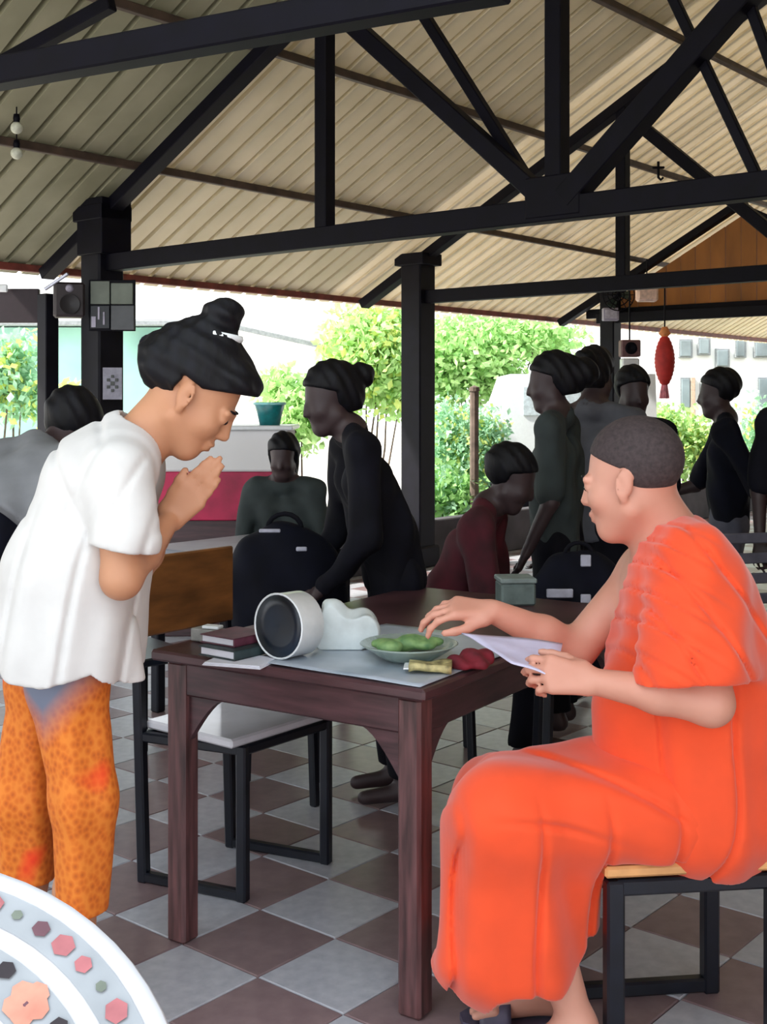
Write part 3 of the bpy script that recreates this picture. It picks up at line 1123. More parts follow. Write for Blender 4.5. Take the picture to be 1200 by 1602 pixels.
# slippers
for an, lab in ((anN, 'near'), (anF, 'far')):
    s = empty('slipper', (an[0] - .07, an[1], 0), 'dark grey violet slipper on the ' + ('foot of the monk close to the stool leg' if lab == 'near' else 'foot of the monk tucked below the robe hem'), 'slipper', 'slippers of the monk')
    m = MB()
    out = [(-.20, -.030), (-.205, .012), (-.175, .045), (-.10, .047), (-.02, .034), (.035, .033), (.055, .0), (.035, -.033), (-.02, -.036), (-.10, -.046), (-.17, -.048)]
    v = [(an[0] + x, an[1] + y, h) for h in (0.002, .018) for x, y in out]
    n = len(out)
    f = [(i, (i + 1) % n, n + (i + 1) % n, n + i) for i in range(n)] + [tuple(range(n, 2 * n)), tuple(reversed(range(n)))]
    m.add(v, f)
    m.build('sole', M_SLIP, s)
    m = MB()
    v, f = [], []
    nx_, ny_ = 6, 12
    for L_ in (0, .005):
        for i in range(nx_ + 1):
            for j in range(ny_ + 1):
                a = math.pi * j / ny_
                v.append((an[0] - .165 + .07 * i / nx_, an[1] + (.052 + L_) * math.cos(a), .012 + (.050 + .012 * i / nx_ + L_) * math.sin(a)))
    k = (nx_ + 1) * (ny_ + 1)
    for i in range(nx_):
        for j in range(ny_):
            a = i * (ny_ + 1) + j
            f += [(a, a + ny_ + 1, a + ny_ + 2, a + 1), (k + a + 1, k + a + ny_ + 2, k + a + ny_ + 1, k + a)]
    for j in range(ny_):
        a = j
        f += [(a, a + 1, k + a + 1, k + a)]
        a = nx_ * (ny_ + 1) + j
        f += [(a + 1, a, k + a, k + a + 1)]
    m.add(v, f)
    m.build('strap', M_SLIP, s, smooth=True)

# the papers in his left hand
pp = [W(722, 992, 2.62), W(800, 1036, 2.44), W(868, 1062, 2.42), W(880, 1008, 2.60)]
tag(sheet([pp[0], pp[1], pp[2], pp[3]], h=.003, nx=12, ny=8, wav=.002).build('paper_sheaf', mat('lavender_paper', '#c3bfd6', rough=.7, var=.04), smooth=True),
    'pale sheets of paper held in the left hand of the monk', 'paper')

# ---- the bowing woman
wo_ = empty('woman', (-.66, 2.70, 0), 'woman in white blouse and orange patterned trousers bowing with palms pressed together', 'person')
ZW = 2.70
HW = W(303, 618, ZW)
HWF = head_frame(math.radians(2), math.radians(38), 0)
lo, hi = (-1.0, 2.36, 0.0), (-.22, 3.02, 1.62)
F = Field(lo, hi, RES)
add_head(F, HW, HWF, 1.04)
nb = W(205, 700, ZW)
f_, u_, s_ = HWF
F.cone(HW + (-.035 * f_ - .04 * u_), nb, .047, .056, k=.04)
F.cone(HW + (-.01 * f_ - .06 * u_), nb + (.02, 0, 0), .045, .05, k=.03)
ch_, be_ = W(150, 780, ZW), W(100, 960, ZW)
for q in (-.07, .07):
    F.cone(ch_ + (0, q, 0), be_ + (0, q, 0), .095, .10, k=.06)
    F.cone(nb + (0, q * .4, -.02), ch_ + (0, q * 1.5, .05), .045, .06, k=.05)
sN, sF = W(185, 742, 2.54), W(200, 742, 2.87)
eN, eF = W(190, 905, 2.50), W(205, 905, 2.88)
wN, wF = W(262, 818, 2.665), W(262, 818, 2.742)
for s_0, e_0, w_0 in ((sN, eN, wN), (sF, eF, wF)):
    F.cone(s_0, e_0, .048, .040, k=.03).cone(e_0, e_0 * .55 + w_0 * .45, .041, .035, k=.02).cone(e_0 * .55 + w_0 * .45, w_0, .035, .024, k=.02)
hd = unit(W(352, 716, 2.70) - W(262, 818, 2.70))
th = unit((-.74, 0, .67))
add_hand(F, W(262, 818, 2.683), hd, (0, -1, 0), th, curl=(.02, .02, .02, .02), spread=-.045, thumb=(.30, .1, -.02), bend2=1, S=.98, k=.007)
add_hand(F, W(262, 818, 2.717), hd, (0, 1, 0), th, curl=(.02, .02, .02, .02), spread=-.045, thumb=(.30, .1, -.02), bend2=1, S=.98, k=.007)
hN, hF = W(105, 1060, 2.62), W(70, 1060, 2.78)
kN, kF = W(128, 1290, 2.62), W(48, 1290, 2.79)
aN, aF = W(125, 1560, 2.62), W(50, 1560, 2.80)
aN[2], aF[2] = .085, .085
for h, kn, an in ((hN, kN, aN), (hF, kF, aF)):
    F.cone(be_, h, .10, .085, k=.05).cone(h, kn, .07, .048, k=.03)
    cf = kn * .65 + an * .35 + np.array((-.01, 0, 0))
    F.cone(kn, cf, .047, .044, k=.03).cone(cf, an, .044, .030, k=.03)
    toe = np.array((an[0] + .155, an[1], .022))
    heel = np.array((an[0] - .03, an[1], .034))
    F.cone(an, heel, .033, .031, k=.03).cone(an + (.02, 0, -.015), toe + (-.03, 0, .006), .032, .022, k=.03).cone(heel, toe + (-.03, 0, 0), .028, .022, k=.03)
    for i in range(5):
        y = (i - 2) * .015
        F.cone(toe + (-.03, y, 0), toe + (.012 - .004 * abs(i - 1), y * 1.1, -.006), .011, .009, k=.005)
F.obj('body', M_SKIN_W, wo_)
for q in (-1, 1):
    MB().ball(HW + 1.04 * (.0885 * f_ - .002 * u_ + q * .031 * s_), .0085, 6).build('eye', M_EYE, wo_, smooth=True)
    MB().tube([HW + 1.04 * (a * f_ + .024 * u_ + q * b * s_) for a, b in ((.096, .012), (.096, .026), (.087, .045))], [.0025, .0035, .002], 6).build('eyebrow', M_HAIR, wo_, smooth=True)

# her hair: full cap with a bun, gathered up
F = Field(HW - .24, HW + .30, .005)


def hp(a, b, d=0):
    return HW + 1.04 * (a * f_ + b * u_ + d * s_)


F.ell(hp(-.026, .052), (.120, .104, .092), HWF, k=.02)
F.ell(hp(.060, .080), (.056, .046, .078), HWF, k=.03)
F.ell(hp(-.105, .010), (.052, .056, .066), HWF, k=.04)
bun = W(346, 494, 2.70)
F.cone(W(318, 560, 2.70), W(338, 520, 2.70), .050, .036, k=.05)
F.ell(bun + (.004, 0, .003), (.046, .048, .036), k=.015)
F.warp(lambda x, y, z: .0022 * np.sin(170 * (x * .5 + z * .8) + 40 * y) + .0015 * np.sin(90 * x - 160 * y))


def wom_hair(x, y, z):
    a = (x - HW[0]) * f_[0] + (y - HW[1]) * f_[1] + (z - HW[2]) * f_[2]
    b = (x - HW[0]) * u_[0] + (y - HW[1]) * u_[1] + (z - HW[2]) * u_[2]
    d = (x - HW[0]) * s_[0] + (y - HW[1]) * s_[1] + (z - HW[2]) * s_[2]
    line = np.where(a > .012, .026 + .55 * np.maximum(a - .012, 0), np.where(a > -.035, .028 + 0 * a, -.052 + 1.0 * np.maximum(-.10 - a, 0)))
    return line - b + 0 * d


F.keep(wom_hair, k=.006)
F.obj('hair', M_HAIR, wo_)
m = MB()
tc_ = (W(341, 521, 2.70))
ta = unit(bun - tc_)
tx = unit(np.cross(ta, (0, 1, 0)))
ty = np.cross(ta, tx)
m.lathe([(.040, -.008), (.056, -.008), (.059, 0), (.056, .008), (.040, .008)], tc_ + ta * -.006, 20, tx, ty, ta)
m.build('hair_tie', M_WHITE, wo_, smooth=True)

# blouse
F = Field((-1.0, 2.33, .70), (-.30, 3.06, 1.42), RES)
c1, c2, c3, c4 = W(158, 770, ZW), W(126, 890, ZW), W(112, 990, ZW), W(108, 1060, ZW)
for q in (-.085, .085):
    F.cone(c1 + (0, q, 0), c2 + (0, q, 0), .112, .130, k=.07)
    F.cone(c2 + (0, q, 0), c3 + (0, q, 0), .130, .142, k=.07)
    F.cone(c3 + (0, q, 0), c4 + (0, q, 0), .142, .150, k=.05)
F.cone(W(195, 700, ZW), W(150, 740, ZW), .085, .10, k=.07)
F.cone(W(190, 728, 2.60), sN + (0, 0, 0), .075, .066, k=.06)
F.cone(W(200, 728, 2.80), sF + (0, 0, 0), .075, .066, k=.06)
G = F.like()
G.cone(sN, W(197, 845, 2.51), .070, .076, k=.04)
G.cone(sF, W(207, 845, 2.88), .066, .072, k=.04)
F.cone(W(190, 1000, 2.64), W(205, 1075, 2.64), .035, .03, k=.05)


def blouse_fold(x, y, z):
    low = np.clip((1.22 - z) / .15, 0, 1)
    u = x - .30 * (z - .8) + .02 * np.sin(7 * z)
    a = low * (.010 * groove(25 * u + 4 * y + .9, .2) + .004 * np.sin(64 * u + 7 * y))
    arm = np.clip((2.56 - y) / .05, 0, 1) * np.clip((z - 1.1) / .05, 0, 1)
    up = np.clip((z - 1.12) / .1, 0, 1) * np.clip((-.57 - x) / .05, 0, 1)
    return a + arm * (.005 * groove(30 * (x - .5 * (z - 1.2)) + .4, .25)) + up * .009 * groove(28 * (x * .9 + .45 * z) + 3 * y, .25)


F.warp(blouse_fold)
# sleeve hems (the body goes on below)
zh = W(0, 850, 2.51)[2]
xs0 = W(150, 850, 2.51)[0]
G.warp(blouse_fold)
G.keep(lambda x, y, z: zh - .18 * (x - xs0) - z + 0 * y, k=.003)
G.hollow(.016, lambda x, y, z: z - zh - .03 + 0 * x + 0 * y)
F.merge(G, .02)
hx = [-40, 0, 40, 90, 140, 160, 175, 195, 215, 240]
hy = [1012, 1030, 1050, 1057, 1046, 1040, 1054, 1068, 1072, 1070]
wx2 = [(p - 600) * 2.60 / FPX for p in hx]
wz2 = [CAM_H - (p - HORIZON) * 2.60 / FPX for p in hy]
F.keep(lambda x, y, z: np.interp(np.asarray(x).ravel(), wx2, wz2).reshape(np.asarray(x).shape).astype(np.float32) - z + 0 * y, k=.003)
F.cone(HW + (-.045 * f_ - .06 * u_), W(212, 690, ZW), .055, .066, k=.01, cut=True)
F.hollow(.016, lambda x, y, z: z - .84 + 0 * x + 0 * y)
F.obj('blouse', M_SHIRT, wo_)

# trousers with a woven orange pattern
M_PANTS = bpy.data.materials.new('orange_patterned_cloth')
M_PANTS.use_nodes = True
nt = M_PANTS.node_tree
n_, l_ = nt.nodes, nt.links
bs = n_['Principled BSDF']
bs.inputs['Roughness'].default_value = .8
tc = n_.new('ShaderNodeTexCoord')
mp = n_.new('ShaderNodeMapping')
mp.inputs['Scale'].default_value = (48, 48, 40)
l_.new(tc.outputs['Object'], mp.inputs[0])
vo = n_.new('ShaderNodeTexVoronoi')
vo.inputs['Scale'].default_value = 1.6
l_.new(mp.outputs[0], vo.inputs['Vector'])
no1 = n_.new('ShaderNodeTexNoise')
no1.inputs['Scale'].default_value = 5.5
no1.inputs['Detail'].default_value = 1
l_.new(tc.outputs['Object'], no1.inputs['Vector'])
cr1 = n_.new('ShaderNodeValToRGB')
e = cr1.color_ramp.elements
e[0].position, e[0].color = 0.10, lin('#b85812')
e[1].position, e[1].color = 0.75, lin('#d97a24')
x_ = cr1.color_ramp.elements.new(.4)
x_.color = lin('#cc6614')
l_.new(vo.outputs['Distance'], cr1.inputs[0])
cr2 = n_.new('ShaderNodeValToRGB')
cr2.color_ramp.elements[0].position = .60
cr2.color_ramp.elements[0].color = (0, 0, 0, 1)
cr2.color_ramp.elements[1].position = .70
cr2.color_ramp.elements[1].color = (1, 1, 1, 1)
l_.new(no1.outputs[0], cr2.inputs[0])
mx = n_.new('ShaderNodeMix')
mx.data_type = 'RGBA'
l_.new(cr2.outputs[0], mx.inputs['Factor'])
l_.new(cr1.outputs[0], mx.inputs['A'])
mx.inputs['B'].default_value = lin('#e8240a')
# grey-pink yoke printed below the waistband
sx_ = n_.new('ShaderNodeSeparateXYZ')
l_.new(tc.outputs['Object'], sx_.inputs[0])
ab = n_.new('ShaderNodeMath')
ab.operation = 'MULTIPLY_ADD'
ab.inputs[1].default_value = 1.0
l_.new(sx_.outputs['Z'], ab.inputs[0])
xa = n_.new('ShaderNodeMath')
xa.operation = 'ADD'
xa.inputs[1].default_value = .055
l_.new(sx_.outputs['X'], xa.inputs[0])
xb = n_.new('ShaderNodeMath')
xb.operation = 'ABSOLUTE'
l_.new(xa.outputs[0], xb.inputs[0])
xc = n_.new('ShaderNodeMath')
xc.operation = 'MULTIPLY'
xc.inputs[1].default_value = -1.1
l_.new(xb.outputs[0], xc.inputs[0])
l_.new(xc.outputs[0], ab.inputs[2])
mr = n_.new('ShaderNodeMapRange')
mr.inputs['From Min'].default_value = .655
mr.inputs['From Max'].default_value = .76
l_.new(ab.outputs[0], mr.inputs[0])
cr3 = n_.new('ShaderNodeValToRGB')
cr3.color_ramp.elements[0].color = lin('#b0665c')
cr3.color_ramp.elements[1].color = lin('#6f7688')
l_.new(mr.outputs[0], cr3.inputs[0])
mx2 = n_.new('ShaderNodeMix')
mx2.data_type = 'RGBA'
l_.new(mr.outputs[0], mx2.inputs['Factor'])
l_.new(mx.outputs['Result'], mx2.inputs['A'])
l_.new(cr3.outputs[0], mx2.inputs['B'])
l_.new(mx2.outputs['Result'], bs.inputs['Base Color'])

F = Field((-1.0, 2.36, .20), (-.40, 3.06, .95), RES)
F.cone(W(100, 1010, 2.66), hN, .10, .088, k=.05).cone(W(80, 1010, 2.76), hF, .10, .088, k=.05)
F.cone(hN, W(128, 1250, 2.60), .080, .068, k=.03).cone(W(128, 1250, 2.60), W(128, 1420, 2.60), .068, .058, k=.03)
F.cone(hF, W(42, 1250, 2.76), .080, .066, k=.03).cone(W(42, 1250, 2.76), W(46, 1420, 2.78), .066, .058, k=.03)
F.warp(lambda x, y, z: .005 * np.sin(70 * x + 14 * y + 4 * z) * np.clip((.8 - z) / .1, 0, 1))
zb = W(0, 1424, 2.60)[2]
F.keep(lambda x, y, z: zb - z + 0 * x + 0 * y, k=.003)
F.hollow(.010, lambda x, y, z: z - .42 + 0 * x + 0 * y)
F.obj('trousers', M_PANTS, wo_)


# ---- people further back: body, clothes and hair of each, in the pose the photo shows
def figure(name, label, foot, H, yaw, pose='stand', skin_m=None, top=None, bottom=None, hair=None, lean=0.0, side_lean=0.0, turn=0.0, nod=.15,
           arms=None, hair_style='short', res=.011, skirt=False, long_sleeve=False, group=None, seat=.45, extra=None, head_roll=0.0):
    """foot: ground point; yaw: facing; arms: {'R': (elbow, wrist), 'L': ...} in body units (side, forward, up), fractions of H"""
    r = empty(name, (foot[0], foot[1], foot[2] if len(foot) > 2 else 0.0), label, 'person', group)
    z0 = foot[2] if len(foot) > 2 else 0.0
    fw = np.array((math.cos(yaw), math.sin(yaw), 0))
    sd = np.array((math.sin(yaw), -math.cos(yaw), 0))
    o = np.array((foot[0], foot[1], z0))

    def P(s, f, u):
        return o + H * (sd * s + fw * f + UP * u)
    hipu = .52 if pose == 'stand' else (seat + .06) / H

    def Q(s, f, u):
        """upper body point: u above the hips, leaning"""
        v = rot(np.array((s, f, u)), (-1, 0, 0), lean)
        v = rot(v, (0, 1, 0), side_lean)
        return P(v[0], v[1], hipu + v[2])
    pel, wai, che, nck = Q(0, 0, .0), Q(0, 0, .09), Q(0, .0, .21), Q(0, -.005, .325)
    sh = {q: Q(q * .108, 0, .285) for q in (1, -1)}
    hd = Q(0, .02, .405)
    fr = head_frame(yaw + turn, nod, head_roll)
    Sx = H / 1.68
    if pose == 'stand':
        hips = {q: P(q * .05, 0, .50) for q in (1, -1)}
        kn = {q: P(q * .055, .012, .275) for q in (1, -1)}
        an = {q: P(q * .055, -.01, .045) for q in (1, -1)}
    else:
        hips = {q: P(q * .055, 0, hipu) for q in (1, -1)}
        kn = {q: P(q * .075, .245, hipu + .01) for q in (1, -1)}
        an = {q: P(q * .075, .22, .045) for q in (1, -1)}
    el, wr = {}, {}
    for q, key in ((1, 'R'), (-1, 'L')):
        a = (arms or {}).get(key)
        if a is None:
            a = ((.135, -.01, .10), (.14, .05, -.03))
        el[q] = Q(q * a[0][0], a[0][1], a[0][2])
        wr[q] = Q(q * a[1][0], a[1][1], a[1][2])
    allp = np.array([pel, wai, che, nck, hd] + list(sh.values()) + list(kn.values()) + list(an.values()) + list(el.values()) + list(wr.values()))
    lo, hi = allp.min(0) - .24, allp.max(0) + .24
    lo[2] = min(an[1][2], an[-1][2]) - .09
    F = Field(lo, hi, res)
    add_head(F, hd, fr, Sx * 1.0, detail=res < .008)
    F.cone(hd - .05 * Sx * fr[1], nck, .052 * Sx, .055 * Sx, k=.03)
    for q in (1, -1):
        F.cone(nck, sh[q], .045 * Sx, .05 * Sx, k=.04)
        F.cone(che + sd * q * .045 * H, wai + sd * q * .035 * H, .085 * Sx, .078 * Sx, k=.06)
        F.cone(wai + sd * q * .03 * H, hips[q], .08 * Sx, .088 * Sx, k=.06)
        F.cone(sh[q], el[q], .050 * Sx, .038 * Sx, k=.03).cone(el[q], wr[q], .037 * Sx, .025 * Sx, k=.02)
        hdv = unit(wr[q] - el[q])
        nn_ = unit(np.cross(hdv, sd) + .001)
        add_hand(F, wr[q], hdv, nn_, -q * sd, curl=(.3, .3, .35, .4), S=Sx)
        F.cone(hips[q], kn[q], .078 * Sx, .055 * Sx, k=.03)
        cf = kn[q] * .65 + an[q] * .35 - fw * .012
        F.cone(kn[q], cf, .053 * Sx, .05 * Sx, k=.03).cone(cf, an[q], .05 * Sx, .034 * Sx, k=.02)
        F.cone(an[q] - UP * .02 - fw * .015, an[q] + fw * .15 * Sx - UP * .035, .035 * Sx, .026 * Sx, k=.03)
    F.obj('body', skin_m or M_SKIN_D, r)
    # top
    F = Field(lo, hi, res)
    for q in (1, -1):
        F.cone(nck - UP * .01, sh[q], .052 * Sx, .062 * Sx, k=.05)
        F.cone(che + sd * q * .05 * H, wai + sd * q * .042 * H, .100 * Sx, .096 * Sx, k=.07)
        F.cone(wai + sd * q * .042 * H, pel + sd * q * .045 * H - UP * .035, .096 * Sx, .105 * Sx, k=.06)
        e = wr[q] if long_sleeve else el[q]
        F.cone(sh[q], sh[q] * .12 + el[q] * .88, .063 * Sx, .058 * Sx, k=.04)
        if long_sleeve:
            F.cone(el[q], el[q] * .1 + wr[q] * .9, .05 * Sx, .036 * Sx, k=.03)
    F.warp(lambda x, y, z: .005 * np.sin(48 * x + 12 * z) + .004 * np.sin(60 * y - 22 * z + 25 * x))
    zb = pel[2] - .055 * H
    F.keep(lambda x, y, z: zb + .008 * np.sin(20 * x) - z + 0 * y, k=.004)
    F.cone(nck, hd - .03 * Sx * fr[1], .055 * Sx, .06 * Sx, k=.01, cut=True)
    F.obj('shirt', top, r)
    # bottom
    F = Field(lo, hi, res)
    for q in (1, -1):
        F.cone(wai + sd * q * .03 * H - UP * .06, hips[q], .088 * Sx, .100 * Sx, k=.05)
        F.cone(hips[q], kn[q], .095 * Sx, .072 * Sx, k=.03).cone(kn[q], an[q] + UP * .03, .071 * Sx, .060 * Sx, k=.02)
        if skirt:
            F.cone((hips[1] + hips[-1]) / 2, (an[1] + an[-1]) / 2 + UP * .05, .13 * Sx, .15 * Sx, k=.06)
    F.warp(lambda x, y, z: .005 * np.sin(50 * x + 8 * z + 30 * y))
    F.keep(lambda x, y, z: min(an[1][2], an[-1][2]) + .03 - z + 0 * x + 0 * y, k=.004)
    F.obj('skirt' if skirt else 'trousers', bottom, r)
    # hair
    f_, u_, s_ = fr
    F = Field(hd - .26 * Sx, hd + .30 * Sx, min(res, .009))

    def h(a, b, d=0):
        return hd + Sx * (a * f_ + b * u_ + d * s_)
    F.ell(h(-.026, .052), np.array((.112, .10, .09)) * Sx, fr, k=.02)
    low = -.06
    if hair_style in ('bun', 'long', 'big'):
        F.ell(h(-.07, .0), np.array((.07, .09, .08)) * Sx, fr, k=.03)
    if hair_style == 'bun':
        F.ell(h(-.155, .06), np.array((.05, .05, .05)) * Sx, fr, k=.03)
    if hair_style == 'big':
        F.ell(h(-.15, .03), np.array((.08, .07, .07)) * Sx, fr, k=.04)
    if hair_style == 'long':
        low = -.24
        F.cone(h(-.05, .02), h(-.06, -.22), .082 * Sx, .075 * Sx, k=.04)
    F.warp(lambda x, y, z: .003 * np.sin(120 * x + 70 * z + 50 * y))

    def line(x, y, z):
        a = (x - hd[0]) * f_[0] + (y - hd[1]) * f_[1] + (z - hd[2]) * f_[2]
        b = (x - hd[0]) * u_[0] + (y - hd[1]) * u_[1] + (z - hd[2]) * u_[2]
        a, b = a / Sx, b / Sx
        return (np.where(a > -.005, .035 + .5 * np.maximum(a, 0), low) - b) * Sx
    F.keep(line, k=.006)
    F.obj('hair', hair or M_HAIR, r)
    if extra:
        extra(r, h, fr, P, Q)
    return r


M_BLACKC = mat('black_cloth', '#0a0a14', rough=.85, var=.25, scale=10, spec=.2)
M_NAVYC = mat('navy_cloth', '#080a18', rough=.85, var=.25, scale=10, spec=.2)
M_GREYC = mat('grey_shirt', '#50525a', rough=.85, var=.12, scale=10)
M_DGREYC = mat('dark_grey_green_shirt', '#2b3434', rough=.85, var=.15, scale=10)
M_GREYTR = mat('grey_trousers', '#5a5a66', rough=.85, var=.15, scale=10)
M_MAROON = mat('maroon_cloth', '#4a0e1c', rough=.85, var=.25, scale=10)
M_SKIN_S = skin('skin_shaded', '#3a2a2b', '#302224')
R = math.radians


def foot_at(px, Z):
    return ((px - 600) * Z / FPX, Z)


# standing person in black behind the table
figure('standing_person', 'person in black with tied hair standing bent forward behind the table, black bags around', foot_at(618, 4.3), 1.57, R(190), 'stand', M_SKIN_S, M_BLACKC, M_BLACKC,
       lean=.33, nod=.25, turn=R(15), hair_style='bun', arms={'R': ((.15, .08, .10), (.09, .20, .02)), 'L': ((.15, .06, .10), (.10, .18, .03))}, res=.010, long_sleeve=True)
# grey seated figure beyond
figure('seated_person', 'small person with dark hair in grey sitting at the far table, facing us', foot_at(447, 6.5), 1.50, R(-95), 'sit', M_SKIN_S, M_DGREYC, M_BLACKC,
       nod=.3, hair_style='long', lean=.10, arms={'R': ((.15, .03, .10), (.03, .17, .07)), 'L': ((.15, .03, .10), (.03, .17, .07))})
# person in dark red, bent forward
figure('seated_person', 'person in dark red sitting bent forward between the table and the shrubs', foot_at(682, 4.8), 1.62, R(-12), 'sit', M_SKIN_S, M_MAROON, M_BLACKC,
       lean=.42, nod=.45, arms={'R': ((.15, .10, .13), (.10, .26, .10)), 'L': ((.15, .10, .12), (.10, .28, .08))}, long_sleeve=True)
# women and men standing behind the monk
figure('standing_woman', 'woman with a big dark bun and grey green shirt standing before the white van', foot_at(872, 5.2), 1.60, R(160), 'stand', M_SKIN_S, M_DGREYC, M_BLACKC,
       hair_style='big', nod=.15, turn=R(20), res=.012)
figure('standing_man', 'man with thick black hair and grey shirt, half hidden by the slim column', foot_at(928, 5.6), 1.64, R(60), 'stand', M_SKIN_S, M_GREYC, M_BLACKC, hair_style='bun', res=.012)
figure('standing_man', 'man with short black hair showing just above the head of the monk', foot_at(987, 5.9), 1.56, R(-80), 'stand', M_SKIN_S, M_NAVYC, M_BLACKC, res=.012)
figure('standing_man', 'man in dark shirt and grey trousers with arms held out, near the green hedge', foot_at(1140, 6.2), 1.56, R(165), 'stand', M_SKIN_S, M_NAVYC, M_GREYTR,
       nod=.10, lean=.04, arms={'R': ((.15, .10, .10), (.12, .26, .06)), 'L': ((.16, -.10, .08), (.16, -.22, .04))}, res=.012)
figure('standing_person', 'person in black cut by the picture edge beside the man in grey trousers', foot_at(1268, 5.4), 1.62, R(-100), 'stand', M_SKIN_S, M_BLACKC, M_BLACKC, res=.012)
# bowing person at the edge behind the woman, seen from the back
def shawl(r, h, fr, P, Q):
    F = Field(Q(0, 0, .25) - .34, Q(0, 0, .25) + .34, .010)
    for q in (1, -1):
        F.cone(Q(0, -.01, .315), Q(q * .11, -.005, .28), .072, .080, k=.05)
        F.cone(Q(q * .05, -.01, .24), Q(q * .05, -.015, .13), .122, .122, k=.06)
        F.cone(Q(q * .11, -.005, .28), Q(q * .13, .0, .20), .078, .075, k=.05)
    c, d = Q(0, 0, .15), unit(Q(0, 0, .3) - Q(0, 0, .1))
    F.warp(lambda x, y, z: .004 * np.sin(50 * x + 30 * z))
    F.keep(lambda x, y, z: -((x - c[0]) * d[0] + (y - c[1]) * d[1] + (z - c[2]) * d[2]) + .01 * np.sin(14 * x))
    e = h(-.02, -.02)
    F.cone(Q(0, 0, .34), e, .06, .08, k=.01, cut=True)
    F.obj('shawl', mat('mid_grey_shawl', '#77797c', rough=.85, var=.1, scale=10), r)


figure('bowing_person', 'black-haired person with a grey shawl bowing behind the woman in the white blouse', foot_at(-95, 3.45), 1.64, R(58), 'stand', M_SKIN_S, M_NAVYC, mat('red_brown_skirt', '#6a2418', rough=.9, var=.3),
       lean=.78, nod=.9, skirt=True, res=.010, extra=shawl, arms={'R': ((.12, .07, .12), (.02, .16, .22)), 'L': ((.12, .07, .12), (.02, .16, .22))})


# ------------------------------------------------------------------ further furniture in the hall
def far_table(px, py, h, size, rz, label, m):
    Z = FPX * (CAM_H - h) / (py - HORIZON)
    c = W(px, py, Z)
    r = empty('far_table', (c[0], c[1], 0), label, 'table', rz=0)
    MB().box((c[0], c[1], h - .015), (size[0], size[1], .03), rz=rz).build('tabletop', m, r)
    ux, uy = np.array((math.cos(rz), math.sin(rz), 0)), np.array((-math.sin(rz), math.cos(rz), 0))
    for a in (-1, 1):
        for b in (-1, 1):
            p = np.array((c[0], c[1], 0)) + ux * a * (size[0] / 2 - .05) + uy * b * (size[1] / 2 - .05)
            MB().box(p + UP * (h - .03) / 2, (.05, .05, h - .03), rz=rz).build('leg', M_BLACKST, r)
        MB().bar(np.array((c[0], c[1], h - .06)) + ux * a * (size[0] / 2 - .05) - uy * (size[1] / 2 - .05), np.array((c[0], c[1], h - .06)) + ux * a * (size[0] / 2 - .05) + uy * (size[1] / 2 - .05), .03, .05, up=UP).build('apron', M_BLACKST, r)
    return c


M_GREYTOP = mat('grey_table_top', '#878b96', rough=.35, var=.1, scale=6)
c1 = far_table(395, 850, .75, (.6, .8), zr, 'grey topped table behind the bowing woman, person in grey sitting at it', M_GREYTOP)



def backpack(c, s, label, spots):
    c = np.array(c, float)
    r = empty('backpack', c, label, 'bag')
    F = Field(c + (-.3 * s, -.25 * s, -.02), c + (.3 * s, .25 * s, .55 * s), .01)
    F.ell(c + (0, 0, .2 * s), np.array((.19, .13, .22)) * s, k=.03).ell(c + (0, -.09 * s, .13 * s), np.array((.14, .08, .12)) * s, k=.04)
    F.cone(c + (-.12 * s, 0, .05 * s), c + (.12 * s, 0, .05 * s), .10 * s, k=.06)
    F.warp(lambda x, y, z: .006 * np.sin(35 * x + 25 * z))
    F.keep(lambda x, y, z: c[2] + .002 - z + 0 * x + 0 * y)
    F.obj('bag_body', M_NAVYC, r)
    m = MB()
    m.tube([c + np.array((math.cos(t) * .05, -.01, .40 + .045 * math.sin(t))) * s for t in np.linspace(0, math.pi, 9)], .008 * s, 6)
    m.build('carry_loop', M_BLACKC, r, smooth=True)
    for i, (x, z, w, h) in enumerate(spots):
        MB().box(c + np.array((x, -.155 - .01 * (i % 2), z)) * s, (w * s, .012, h * s), ch=.003).build('tag', mat('pale_tag', '#a9aab8', rough=.5), r)
    return r


def plain_stool(c, h, label, w=.30):
    r = empty('plain_stool', (c[0], c[1], 0), label, 'stool')
    for a in (-1, 1):
        for b in (-1, 1):
            MB().bar((c[0] + a * w * .45, c[1] + b * w * .45, 0), (c[0] + a * w * .4, c[1] + b * w * .4, h - .02), .03).build('leg', M_BLACKST, r)
    MB().box((c[0], c[1], h - .012), (w, w, .024)).build('seat', M_NAVYIN, r)
    return r


plain_stool(foot_at(447, 6.5), .45, 'dark stool under the small person in grey at the far table')
plain_stool(foot_at(682, 4.8), .44, 'dark stool under the person in dark red')
q = foot_at(905, 4.3)
plain_stool(q, .46, 'dark stool with the tagged backpack behind the papers')
backpack((q[0], q[1], .461), 1.0, 'black backpack with pale tags beside the chin of the monk', [(-.0, .40, .035, .04), (-.09, .29, .09, .03), (.0, .27, .035, .03)])
q = foot_at(437, 4.35)
plain_stool(q, .46, 'dark stool with a black bag behind the brown chair')
backpack((q[0] + .02, q[1], .461), 1.22, 'black backpack bulging up between the brown chair and the person in black', [(-.03, .41, .06, .010), (.06, .36, .03, .012)])
# grey green box near the person in dark red
bt = np.array((.42, 3.87))
r = empty('small_box', (bt[0], bt[1], TH_), 'grey green box at the far end of the table beyond the hand of the monk', 'box')
MB().box((bt[0], bt[1], TH_ + .036), (.11, .11, .07), rz=.1).build('carton', mat('grey_green_card', '#62706c', rough=.6), r)
MB().box((bt[0], bt[1], TH_ + .079), (.116, .116, .016), rz=.1).build('lid', mat('pale_grey_card', '#7f8c89', rough=.6), r)
